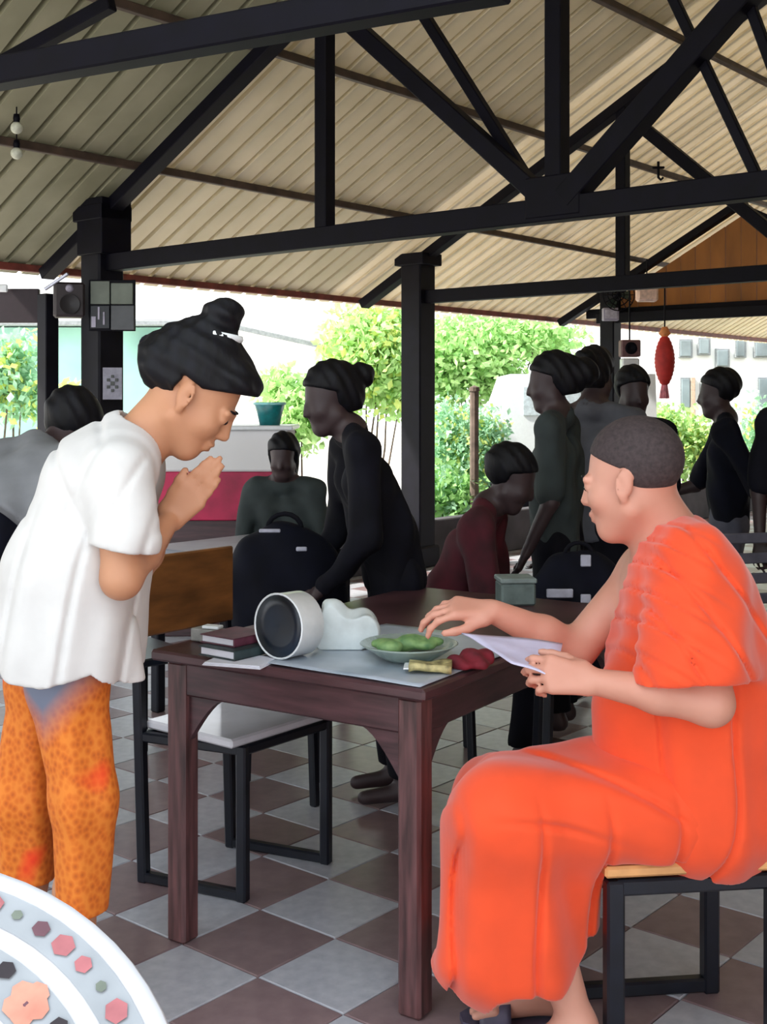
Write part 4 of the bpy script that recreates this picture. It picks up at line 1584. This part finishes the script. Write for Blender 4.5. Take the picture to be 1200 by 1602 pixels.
# dark plastic chair by the man in grey trousers
def slat_chair(px, Z, yaw, label):
    p = W(px, 700, Z)
    o = np.array((p[0], p[1], 0))
    ux, uy = np.array((math.cos(yaw), math.sin(yaw), 0)), np.array((-math.sin(yaw), math.cos(yaw), 0))
    r = empty('slat_back_chair', o, label, 'chair')
    for a in (-1, 1):
        MB().bar(o + ux * a * .19 - uy * .18, o + ux * a * .19 - uy * .18 + UP * .44, .035).build('leg', M_BLACKST, r)
        MB().bar(o + ux * a * .19 + uy * .18, o + ux * a * .19 + uy * .22 + UP * .86, .035).build('leg', M_BLACKST, r)
    MB().box(o + UP * .45, (.42, .40, .03), rz=yaw).build('seat', M_NAVYIN, r)
    for k in range(4):
        MB().box(o + uy * (.195 + .012 * k) + UP * (.56 + .085 * k), (.36, .02, .045), rz=yaw).build('slat', M_GREYTR, r)
    return r


slat_chair(1195, 5.0, R(15), 'dark slat back chair standing at the edge behind the robe of the monk')
slat_chair(195, 4.6, R(130), 'dark slat back chair behind the legs of the bowing woman')

# ------------------------------------------------------------------ boards, notice, loudspeaker and lamps on the steel
M_BOARD = mat('grey_green_board', '#6d756a', rough=.6, var=.12, scale=9)
M_BOARD2 = mat('grey_board', '#55585c', rough=.6, var=.12, scale=9)
M_DARKB = mat('dark_panel', '#141a22', rough=.5)


def col_pt(px, py, off=.0):
    """point on the face of the first column turned to the camera"""
    return W(px, py, 7.72 + off)


nf = unit(-T * .0 + np.array((0, -1, 0)))
r = empty('sign_board', col_pt(178, 520), 'grey green sign board of four panels fixed to the column near the hair bun', 'sign')
for px0, px1, py0, py1, m in ((142, 172, 440, 476, M_BOARD), (174, 208, 443, 476, M_BOARD), (142, 172, 478, 514, M_DARKB), (174, 210, 478, 516, M_BOARD2)):
    a, b_ = col_pt(px0, py1), col_pt(px1, py0)
    MB().box((a + b_) / 2, (b_[0] - a[0], .02, b_[2] - a[2]), ch=.003).build('panel', m, r)
a, b_ = col_pt(139, 518, .02), col_pt(212, 438, .02)
MB().box((a + b_) / 2, (b_[0] - a[0], .02, b_[2] - a[2]), ch=.003).build('backing', M_STEEL, r)
for px0, px1, py0, py1 in ((143, 150, 495, 512), (153, 156, 480, 500), (161, 164, 488, 508)):
    a, b_ = col_pt(px0, py1, -.012), col_pt(px1, py0, -.012)
    MB().box((a + b_) / 2, (b_[0] - a[0], .006, b_[2] - a[2]), ch=.001).build('marking', M_GUSSET, r)
r = empty('paper_notice', col_pt(177, 625), 'small greyish paper notice with a dark emblem stuck low on the column', 'notice')
a, b_ = col_pt(161, 625), col_pt(191, 575)
MB().box((a + b_) / 2, (b_[0] - a[0], .008, b_[2] - a[2]), ch=.001).build('sheet', mat('greyish_paper', '#8f8f9c', rough=.7), r)
cc = col_pt(176, 600, -.008)
for dx, dz, s in ((0, 0, .026), (-.026, .022, .02), (.026, .022, .02), (-.026, -.022, .02), (.026, -.022, .02), (0, .045, .018), (0, -.045, .018)):
    MB().box(cc + (dx, 0, dz), (s, .005, s), ch=.001).build('emblem', mat('emblem_grey', '#4c504f', rough=.7), r)

# dark fascia of the next bay, loudspeaker on a slim post
r = empty('slim_post', W(75, 630, 7.9) * (1, 1, 0), 'slim dark post beside the first column, loudspeaker fixed at its head', 'column', kind='structure')
pz = W(75, 465, 7.9)
MB().bar((pz[0], pz[1], 0), (pz[0], pz[1], pz[2] + .02), .10).build('shaft', M_COLUMN, r)
r = empty('fascia_board', W(20, 470, 8.1), 'dark maroon fascia board hanging under the roof edge beside the first column', 'board', kind='structure')
a, b_ = W(-120, 505, 8.2), W(62, 452, 8.2)
MB().box((a + b_) / 2, (b_[0] - a[0], .04, b_[2] - a[2])).build('board', mat('dark_maroon_paint', '#22101a', rough=.6), r)
a, b_ = W(-20, 457, 8.1), W(12, 445, 8.1)
MB().box((a + b_) / 2, (b_[0] - a[0], .03, b_[2] - a[2])).build('white_fitting', M_WHITE, r)
sp = W(108, 470, 7.7)
r = empty('loudspeaker', sp, 'dark brown loudspeaker box with silver bracket hung beside the sign boards', 'speaker')
MB().box(sp, (.19, .16, .22), rz=.3, ch=.015).build('cabinet', mat('dark_brown_box', '#2a2024', rough=.55), r)
MB().bar(sp + (-.13, -.09, .06), sp + (.02, -.1, .16), .02).build('bracket', mat('silver_bracket', '#b9bac6', rough=.3, metal=.6), r)
dn = unit((math.sin(.3), -math.cos(.3), 0))
du = unit(np.cross(UP, dn))
MB().lathe([(.001, .0), (.03, .004), (.06, .012), (.065, .014), (.065, 0)], sp + dn * .082 - UP * .03, 20, du, UP, dn).build('cone', mat('speaker_cone', '#191418', rough=.5), r, smooth=True)
MB().lathe([(.001, .0), (.022, .006), (.026, .0)], sp + dn * .082 + UP * .07, 16, du, UP, dn).build('tweeter', M_GUSSET, r, smooth=True)

# twin bulb lamp on the purlin
M_LAMP = mat('pale_lamp', '#c9cbb8', rough=.3)
for py, lab in ((200, 'upper pale round bulb hanging under the roof by the edge of the dark beam'), (240, 'lower pale round bulb hanging under the roof purlin')):
    p = W(26, py, 6.7 if py < 220 else 6.85)
    r = empty('hanging_bulb', p, lab, 'lamp', 'twin bulbs under the roof')
    MB().ball(p, .034, 8).build('bulb', M_LAMP, r, smooth=True)
    MB().lathe([(.016, .03), (.020, .05), (.016, .075), (.001, .078)], p, 12).build('socket', M_STEEL, r, smooth=True)
    MB().tube([p + UP * .07, p + UP * .30], .004, 6).build('cable', M_STEEL, r)

# wall fan, bright joint and pale lamp box at the slim column
fc = W(966, 462, 12.3)
r = empty('wall_fan', fc, 'dark wall fan with round cage high on the slim column', 'fan')
m = MB()
for rr in (.06, .11, .16):
    m.tube([fc + np.array((rr * math.cos(t), -.06 + .02 * (rr < .1), rr * math.sin(t))) for t in np.linspace(0, 2 * math.pi, 25)], .006, 5, cap=False)
for t in np.linspace(0, 2 * math.pi, 13)[:-1]:
    m.tube([fc + np.array((.02 * math.cos(t), -.05, .02 * math.sin(t))), fc + np.array((.16 * math.cos(t), -.06, .16 * math.sin(t)))], .004, 4)
m.build('cage', M_STEEL, r)
for k in range(3):
    t = k * 2.094
    d1, d2 = np.array((math.cos(t), 0, math.sin(t))), np.array((-math.sin(t), 0, math.cos(t)))
    sheet([fc + d1 * .03 - d2 * .02, fc + d1 * .14 - d2 * .05 + (0, -.02, 0), fc + d1 * .13 + d2 * .05 + (0, .02, 0), fc + d1 * .03 + d2 * .02], h=.004, nx=3, ny=3, wav=0).build('blade', mat('dark_green_blade', '#2a3a30', rough=.5), r)
MB().ball(fc + (0, .03, 0), (.05, .07, .05), 7).build('motor', M_STEEL, r, smooth=True)
MB().bar(fc + (0, .05, -.02), fc + (-.03, .35, -.10), .03).build('bracket', M_STEEL, r)
p = W(955, 492, 12.5)
r = empty('joint_box', p, 'pale grey junction box on the slim column just below the fan', 'box')
MB().box(p, (.16, .10, .13)).build('housing', mat('pale_grey_box', '#9d99ad', rough=.5), r)
MB().box(p + (0, -.055, 0), (.12, .015, .09)).build('lid', mat('pale_grey_lid', '#b3b0c0', rough=.5), r)
p = W(1012, 458, 11.5)
r = empty('lamp_box', p, 'pale pink square lamp hanging before the brown gable', 'lamp')
MB().box(p, (.20, .12, .17), ch=.02).build('shade', mat('pale_pink_shade', '#e6c8ba', rough=.6), r)
MB().box(p + UP * .10, (.23, .15, .03)).build('cap', M_STEEL, r)
MB().tube([p + UP * .11, p + UP * .32], .006, 6).build('cable', M_STEEL, r)
p = W(1030, 268, 9.9)
r = empty('roof_hook', p, 'small dark hook hanging from the purlin to the side of the king post', 'hook')
MB().bar(p + (-.05, 0, .03), p + (.05, 0, .03), .02).build('plate', M_STEEL, r)
MB().tube([p + (0, 0, .08), p, p + (.0, 0, -.05), p + (.02, 0, -.07), p + (.04, 0, -.05)], .011, 6).build('hook_rod', M_STEEL, r)

# hanging red lantern with tassel
lp = W(1040, 560, 9.0)
r = empty('hanging_lantern', lp, 'long red paper lantern with pink tassel hanging in front of the white house', 'lantern')
M_RED = mat('red_paper', '#d23a34', rough=.6, var=.12, scale=14, transl=.2)
M_ORANGEP = mat('orange_paper', '#ee9a5a', rough=.6, transl=.2)
M_PINKT = mat('pink_tassel', '#e8919c', rough=.8, var=.15, scale=40)
prof = []
for i in range(25):
    u = i / 24
    prof.append((.02 + .052 * math.sin(math.pi * u) ** .7 + .004 * (i % 2), .16 - .36 * u))
MB().lathe([(.001, .16)] + prof + [(.001, -.2)], lp, 20).build('paper_body', M_RED, r, smooth=True)
MB().lathe([(.001, .23), (.02, .23), (.045, .18), (.02, .155), (.001, .155)], lp, 16).build('top_cap', M_ORANGEP, r, smooth=True)
m = MB()
for k in range(18):
    t = k * 2.4
    rr = .01 + .03 * (k % 5) / 5
    m.tube([lp + (rr * math.cos(t) * .5, rr * math.sin(t) * .5, -.20), lp + (rr * math.cos(t), rr * math.sin(t), -.30)], .008, 5)
m.build('tassel', M_PINKT, r)
MB().tube([lp + UP * .22, lp + UP * .62], .006, 6).build('cord', M_STEEL, r)
# brown wall speaker beside the slim column
p = W(985, 556, 10.6)
r = empty('wall_speaker', p, 'brown and white box speaker hanging beside the slim column', 'speaker')
MB().box(p + UP * .06, (.17, .14, .15), ch=.012).build('cabinet', mat('faded_brown_box', '#6b4a4c', rough=.6), r)
MB().box(p - UP * .09, (.15, .13, .13), ch=.012).build('lower_panel', M_WHITE, r)
MB().lathe([(.001, 0), (.03, .004), (.05, .012), (.054, 0)], p + (0, -.071, .06), 16, (1, 0, 0), (0, 0, 1), (0, -1, 0)).build('cone', M_STEEL, r, smooth=True)
MB().tube([p + UP * .13, p + UP * .62], .008, 6).build('cord', M_STEEL, r)

# ------------------------------------------------------------------ brown boarded gable behind the far truss
M_GABLE = mat('brown_boards', '#a4692f', rough=.7, var=.2, scale=3, stretch=(1, 1, .3), rand=.12)
gs = 6.85
g = empty('gable_wall', B(1.4, gs, 2.3), 'brown boarded gable with dark edges closing the far end of the hall', 'gable', kind='structure')
ap = 1.40
bw = .165
n = int(4.0 / bw)
for i in range(n):
    t0, t1 = -.30 + i * bw, -.30 + (i + 1) * bw - .008
    roofh = lambda t: 2.6 + SLOPE * ap - SLOPE * abs(t - ap) - .03
    v = []
    for ds in (0, .025):
        for t, hh in ((t0, 2.36), (t1, 2.36), (t1, roofh(t1)), (t0, roofh(t0))):
            v.append(B(t, gs + ds + .004 * (i % 2), hh))
    MB().add(v, [(0, 1, 2, 3), (7, 6, 5, 4), (0, 4, 5, 1), (1, 5, 6, 2), (2, 6, 7, 3), (3, 7, 4, 0)]).build('plank', M_GABLE, g)
MB().bar(B(ap, gs - .03, 2.6 + SLOPE * ap), B(3.9, gs - .03, 2.6 - SLOPE * (3.9 - 2 * ap)), .09, .07, up=L).build('edge_board', M_STEEL, g)
MB().bar(B(-.4, gs - .05, 2.37), B(3.9, gs - .05, 2.37), .06, .10, up=UP).build('base_beam', M_STEEL, g)

# ------------------------------------------------------------------ outside: houses, van, stall, planting
M_MINT = mat('mint_wall', '#9fd0c4', rough=.8, var=.06, scale=2)
M_WHITEW = mat('white_wall', '#e9e8e8', rough=.8, var=.04, scale=1.5)
M_GUTTER = mat('grey_gutter', '#8f9396', rough=.5)
M_GLASSW = mat('grey_window', '#8b979c', rough=.2, var=.2, scale=2)


def hb(r, name, px0, px1, py0, py1, Z, d, m, ch=.01):
    a, b_ = W(px0, py1, Z), W(px1, py0, Z)
    c = (a + b_) / 2
    c[1] += d / 2
    return MB().box(c, (b_[0] - a[0], d, b_[2] - a[2]), ch=ch).build(name, m, r)


hZ = 17.0
r = empty('mint_house', W(180, 640, hZ) * (1, 1, 0), 'mint green house with white roof edge beyond the bowing woman', 'house')
a = W(-140, 600, hZ)
b_ = W(330, 512, hZ)
MB().box(((a[0] + b_[0]) / 2, hZ + 2, b_[2] / 2 - .06), (b_[0] - a[0], 4, b_[2] + .12)).build('wall', M_MINT, r)
hb(r, 'gutter', -160, 345, 501, 509, hZ - .35, .2, M_GUTTER)
hb(r, 'roof_edge', -160, 350, 440, 501, hZ - .3, 4.6, M_WHITEW)
dn = W(236, 540, hZ - .05)
MB().lathe([(.001, .0), (.10, .0), (.15, .06), (.15, .10), (.09, .10), (.001, .06)], dn, 16, (1, 0, 0), (0, 0, 1), (0, -1, 0)).build('round_lamp', M_STEEL, r)
r = empty('white_house', W(440, 640, 15.5) * (1, 1, 0), 'white house wall with a grey sloping gutter behind the person in the cap', 'house')
a, b_ = W(352, 600, 15.5), W(560, 470, 15.5)
MB().box(((a[0] + b_[0]) / 2, 17.0, b_[2] / 2 - .06), (b_[0] - a[0], 3, b_[2] + .12)).build('wall', M_WHITEW, r)
MB().bar(W(352, 508, 15.4), W(570, 556, 15.4), .05, .06, up=UP).build('gutter', M_GUTTER, r)
r = empty('white_shop_house', W(1120, 640, 21.0) * (1, 1, 0), 'white house with grey windows behind the red lantern', 'house')
a, b_ = W(1000, 600, 21.0), W(1400, 465, 21.0)
MB().box(((a[0] + b_[0]) / 2, 22.95, b_[2] / 2 - .06), (b_[0] - a[0], 3.9, b_[2] + .12)).build('wall', M_WHITEW, r)
for i, (x0, x1, y0, y1) in enumerate(((1062, 1084, 530, 560), (1092, 1112, 528, 556), (1120, 1142, 545, 575), (1150, 1168, 530, 560), (1064, 1082, 590, 640), (1096, 1112, 590, 630), (1180, 1215, 525, 560), (1185, 1215, 590, 640))):
    f_o = hb(r, 'window', x0, x1, y0, y1, 20.93, .08, M_GUTTER)
    hb(r, 'pane', x0 + 3, x1 - 3, y0 + 3, y1 - 3, 20.90, .04, M_GLASSW, ch=.004)
hb(r, 'door_post', 1081, 1088, 590, 652, 20.9, .1, mat('tan_post', '#c7a994', rough=.7))

# white van
vz = 14.2
r = empty('parked_van', W(800, 700, vz) * (1, 1, 0), 'white van parked beyond the shrubs, partly behind the woman with the bun', 'van')
a, b_ = W(738, 690, vz), W(905, 585, vz)
xl, xr = a[0], b_[0]
prof = [(xl, .30), (xl, .72), (xl + .10, .95), (xl + .34, 1.40), (xl + .46, b_[2]), (xr + .9, b_[2]), (xr + .95, .30)]
v = [(x, y, z) for y in (vz, vz + 1.7) for x, z in prof]
n = len(prof)
f = [(i, (i + 1) % n, n + (i + 1) % n, n + i) for i in range(n)] + [tuple(reversed(range(n))), tuple(range(n, 2 * n))]
MB().add(v, f).build('shell', mat('white_car_paint', '#e6ebef', rough=.25, var=.02), r)
MB().box(((xl + .55 + xr + .4) / 2, vz - .006, 1.42), (xr - xl - .25, .02, .34), ch=.008).build('side_window', mat('bright_glass', '#cfdbe2', rough=.1), r)
MB().box(((xl + xr + .9) / 2, vz - .012, .40), (xr - xl + .8, .04, .22), ch=.008).build('lower_bumper', mat('grey_bumper', '#4d5563', rough=.5), r)
for x in (xl + .42, xr + .55):
    MB().lathe([(.001, 0), (.15, .0), (.16, .02), (.30, .02), (.33, -.02), (.33, -.18), (.001, -.18)], (x, vz - .03, .215), 24, (1, 0, 0), (0, 0, 1), (0, -1, 0)).build('wheel', M_STEEL, r, smooth=False)

# red and white stall with a teal basin
sz = 7.2
r = empty('market_stall', W(325, 800, sz) * (1, 1, 0), 'stall counter with white upper and crimson lower panels behind the praying hands', 'stall')
hb(r, 'white_panel', 238, 452, 672, 738, sz, .5, M_WHITEW)
a, b_ = W(238, 815, sz), W(446, 738, sz)
MB().box(((a[0] + b_[0]) / 2, sz + .27, (a[2] + b_[2]) / 2), (b_[0] - a[0], .5, b_[2] - a[2])).build('red_panel', mat('crimson_panel', '#c01e50', rough=.5, var=.2, scale=5), r)
MB().box(((a[0] + b_[0]) / 2, sz + .27, a[2] / 2), (b_[0] - a[0] - .1, .4, a[2])).build('base', M_TABLE, r)
hb(r, 'counter_top', 232, 458, 666, 673, sz - .04, .6, M_WHITE)
p = W(422, 666, sz + .15)
r = empty('teal_basin', p, 'teal plastic basin with a pale rim on the stall counter', 'basin')
MB().lathe([(.001, 0), (.06, 0), (.075, .07), (.092, .13), (.088, .135), (.07, .07), (.055, .01), (.001, .01)], p, 24).build('basin_body', mat('teal_plastic', '#12767a', rough=.3), r, smooth=True)
MB().lathe([(.090, .125), (.100, .128), (.100, .140), (.090, .142)], p, 24).build('rim', mat('pale_cyan_plastic', '#9fe4e4', rough=.3), r, smooth=True)


# planting
def leaf_mat(name, a, b):
    return mat(name, a, rough=.55, var=.2, scale=9, color2=b, transl=.45)


M_LEAF = leaf_mat('fresh_leaves', '#a3cf7c', '#cbe6a8')
M_LEAFD = leaf_mat('green_leaves', '#86bb68', '#aad48e')
M_LEAFY = leaf_mat('yellow_leaves', '#cfdd70', '#e3ea9c')
M_LEAFM = leaf_mat('mint_leaves', '#95c8a2', '#bbe0c2')
M_BARK = mat('grey_bark', '#6a5b52', rough=.9, var=.2, scale=12, bump=.4)


def shrub(name, label, cat, base, blobs, n, leaf, m, stems=5, group=None, m2=None, seed=1):
    """blobs: (centre, radii); leaves scattered through the blobs, stems from the base"""
    g_ = np.random.default_rng(seed)
    base = np.array(base, float)
    r = empty(name, base, label, cat, group)
    wts = np.array([np.prod(b[1]) for b in blobs]) ** .67
    wts /= wts.sum()
    for part, cnt, mm in (('foliage', n, m), ('pale_foliage', n // 4 if m2 else 0, m2)):
        if not cnt:
            continue
        v, f = [], []
        for _ in range(cnt):
            b = blobs[g_.choice(len(blobs), p=wts)]
            d = unit(g_.normal(size=3))
            c = np.array(b[0]) + np.array(b[1]) * np.clip(g_.normal(size=3) * .52, -1.25, 1.25)
            ax = unit(d + g_.normal(size=3) * .6 + (0, 0, -.3))
            sd = unit(np.cross(ax, g_.normal(size=3)))
            nrm = np.cross(ax, sd)
            l, w = leaf * g_.uniform(.6, 1.3), leaf * g_.uniform(.22, .4)
            k = len(v)
            v += [c, c + ax * l * .5 + sd * w - nrm * l * .06, c + ax * l - nrm * l * .2, c + ax * l * .5 - sd * w - nrm * l * .06]
            f += [(k, k + 1, k + 2), (k, k + 2, k + 3)]
        MB().add(v, f).build(part, mm, r)
    m_ = MB()
    for i in range(stems):
        b = blobs[i % len(blobs)]
        e = np.array(b[0]) + np.array(b[1]) * g_.uniform(-.4, .4, 3)
        s = base + (g_.uniform(-.06, .06), g_.uniform(-.06, .06), 0)
        mid = (s + e) / 2 + g_.uniform(-.08, .08, 3)
        m_.tube([s, mid, e], [leaf * .16, leaf * .12, leaf * .05], 6)
    m_.build('stem', M_BARK, r)
    return r


def blob(px, py, Z, rx, rz, ry=None):
    k = Z / FPX
    return (W(px, py, Z), (rx * k, (ry or rx) * k, rz * k))


gz = -.12
shrub('garden_tree', 'light green tree rising between the person in the cap and the column', 'tree', (W(575, 0, 14.3)[0], 14.3, gz),
      [blob(575, 550, 14.3, 60, 55), blob(620, 590, 14.3, 40, 50), blob(548, 600, 14.3, 30, 35), blob(600, 520, 14.5, 45, 35)], 6500, .115, M_LEAF, 6, 'garden trees', M_LEAFY, 2)
shrub('garden_tree', 'wide pale green tree crown above the white van', 'tree', (W(742, 0, 17.4)[0], 17.4, gz),
      [blob(740, 545, 17.4, 75, 45), blob(830, 525, 17.6, 70, 30), blob(700, 580, 17.4, 40, 60), blob(765, 590, 17.6, 40, 35)], 8500, .115, M_LEAF, 7, 'garden trees', M_LEAFD, 3)
shrub('garden_shrub', 'leafy shrub with yellow tips beside the lone column', 'shrub', (W(735, 0, 13.0)[0], 13.0, gz),
      [blob(735, 715, 13.0, 42, 62), blob(700, 690, 13.0, 32, 55), blob(765, 690, 13.0, 25, 40)], 5000, .068, M_LEAFM, 8, 'garden shrubs', M_LEAFY, 4)
shrub('garden_shrub', 'low dark-leaved shrub at the foot of the lone column', 'shrub', (W(695, 0, 12.4)[0], 12.4, gz),
      [blob(690, 775, 12.4, 40, 40), blob(730, 785, 12.4, 35, 30)], 1500, .09, M_LEAFD, 5, 'garden shrubs', M_LEAFM, 5)
shrub('garden_shrub', 'pale green shrub seen between the cap and the basin', 'shrub', (W(465, 0, 11.8)[0], 11.8, gz),
      [blob(470, 650, 11.8, 40, 50), blob(440, 610, 12, 30, 30)], 1800, .10, M_LEAF, 5, 'garden shrubs', None, 6)
shrub('garden_hedge', 'bright green hedge between the lantern and the man with arms out', 'hedge', (W(1065, 0, 17.0)[0], 17.0, gz),
      [blob(1050, 690, 17.0, 40, 45), blob(1090, 700, 17.0, 35, 40), blob(1045, 665, 17.0, 22, 25)], 2800, .10, M_LEAF, 6, 'garden hedges', M_LEAFY, 7)
shrub('garden_hedge', 'green hedge behind the back of the man with arms out', 'hedge', (W(1195, 0, 18.6)[0], 18.6, gz),
      [blob(1190, 690, 18.6, 40, 60), blob(1240, 690, 18.6, 50, 60)], 2600, .10, M_LEAFM, 6, 'garden hedges', M_LEAFY, 8)
shrub('garden_shrub', 'green shrub glimpsed beyond the slim post and the grey shirt', 'shrub', (W(25, 0, 13)[0], 13, gz),
      [blob(20, 570, 13, 36, 40), blob(-15, 600, 13, 40, 50), blob(40, 620, 13, 30, 30)], 2000, .11, M_LEAFM, 5, 'garden shrubs', M_LEAFY, 9)
shrub('garden_shrub', 'yellow green shrub seen between the slim post and the first column', 'shrub', (W(112, 0, 12.5)[0], 12.5, gz),
      [blob(112, 640, 12.5, 26, 36), blob(105, 690, 12.5, 30, 40)], 1300, .10, M_LEAFY, 4, 'garden shrubs', None, 10)
# thin grey post among the shrubs
p = W(742, 700, 12.2)
r = empty('garden_post', (p[0], p[1], gz), 'thin grey wooden post among the shrubs in front of the van', 'post')
MB().tube([(p[0], p[1], gz), (p[0], p[1], W(0, 612, 12.2)[2])], .045, 8).build('shaft', M_BARK, r)
MB().lathe([(.047, 0), (.055, .0), (.05, .04), (.001, .06)], (p[0], p[1], W(0, 612, 12.2)[2]), 10).build('cap', M_BARK, r)

# ------------------------------------------------------------------ floral tray close to the camera
tc_ = np.array((-.4731, .8541, .8226))
tilt = math.radians(25)
tn = np.array((0, -math.sin(tilt), math.cos(tilt)))
tu = np.array((1.0, 0, 0))
tv = np.cross(tn, tu)
TR = .3364
M_TRAY = mat('white_melamine', '#cfcfd3', rough=.25, var=.03, scale=6)
M_TRAYG = mat('grey_melamine_band', '#9ea2a6', rough=.3, var=.08, scale=12)
tray = empty('floral_tray', tc_, 'large round white tray with rings of printed flowers, leaning close to us', 'tray')
MB().lathe([(.001, -.030), (.20, -.030), (.225, -.022), (.29, -.008), (TR - .004, -.006), (TR, 0), (TR - .003, .006), (TR - .012, .007), (TR - .018, .002),
            (.29, -.002), (.228, -.014), (.205, -.024), (.001, -.024)], tc_, 72, tu, tv, tn).build('tray_body', M_TRAY, tray, smooth=True)


def ring(r0, r1, h0, h1, m, name, lift=.0006):
    MB().lathe([(r0, h0 + lift), (r1, h1 + lift)], tc_, 72, tu, tv, tn).build(name, m, tray, smooth=True)




def surf(rr):
    return np.interp(rr, [.205, .228, .29, .318], [-.024, -.014, -.002, .002])


ring(.288, .318, surf(.288), surf(.318), M_TRAYG, 'outer_band', .0012)
ring(.230, .272, surf(.230), surf(.272), M_TRAYG, 'inner_band', .0012)
cols = [mat('print_rose', '#b2686c', rough=.5), mat('print_plum', '#6d4650', rough=.5), mat('print_salmon', '#d98e78', rough=.5), mat('print_dark', '#2a2026', rough=.5), mat('print_green', '#6f776a', rough=.5), mat('print_slate', '#565e6a', rough=.5)]
motifs = MB()
g_ = np.random.default_rng(11)


def petal(rr, an, size, mi, n=6):
    c = tc_ + tn * (surf(rr) + .0032) + rr * (math.cos(an) * tu + math.sin(an) * tv)
    er_ = math.cos(an) * tu + math.sin(an) * tv + tn * .18
    et = -math.sin(an) * tu + math.cos(an) * tv
    v = [c + size * (math.cos(k * 2 * math.pi / n) * er_ * .8 + math.sin(k * 2 * math.pi / n) * et) for k in range(n)]
    motifs.add(v, [tuple(range(n))], mi)


na = 64
for i in range(na):
    an = 2 * math.pi * i / na
    if i % 4 == 3:
        petal(.303, an, .006, 4)
    else:
        petal(.303, an, .0095 + .003 * (i % 3 == 0), (0, 1, 0)[i % 3])
na = 40
for i in range(na):
    an = 2 * math.pi * i / na + .03
    k = i % 5
    if k == 0:
        for q in range(5):
            petal(.252 + .010 * math.cos(q * 1.257), an + .044 * math.sin(q * 1.257), .0125, 2, 7)
        petal(.253, an, .006, 1, 6)
    elif k in (1, 4):
        petal(.260, an, .010, 3)
        petal(.243, an + .03, .006, 1)
    else:
        petal(.25, an, .0095, (1, 0)[k % 2])
for i in range(26):
    an = 2 * math.pi * i / 26
    petal(.19 + .012 * (i % 2), an, .009, (5, 3, 4)[i % 3])
    petal(.165, an + .1, .006, 5)
mo = motifs.build('printed_flowers', cols, tray)
mo['kind'] = 'stuff'
# the stand it leans on (below the picture)
r = empty('tray_stand', (tc_[0], tc_[1], 0), 'low wooden stand under the floral tray', 'stand')
for x in (-.14, .14):
    p1 = tc_ + tu * x + tv * .15 - tn * .046
    p2 = tc_ + tu * x - tv * .15 - tn * .046
    MB().bar(p1, p2, .03, .03, up=tn).build('sloping_rail', M_BROWNPL, r)
    for q in (p1, p2):
        MB().bar((q[0], q[1], 0), q - UP * .01, .035).build('leg', M_BROWNPL, r)
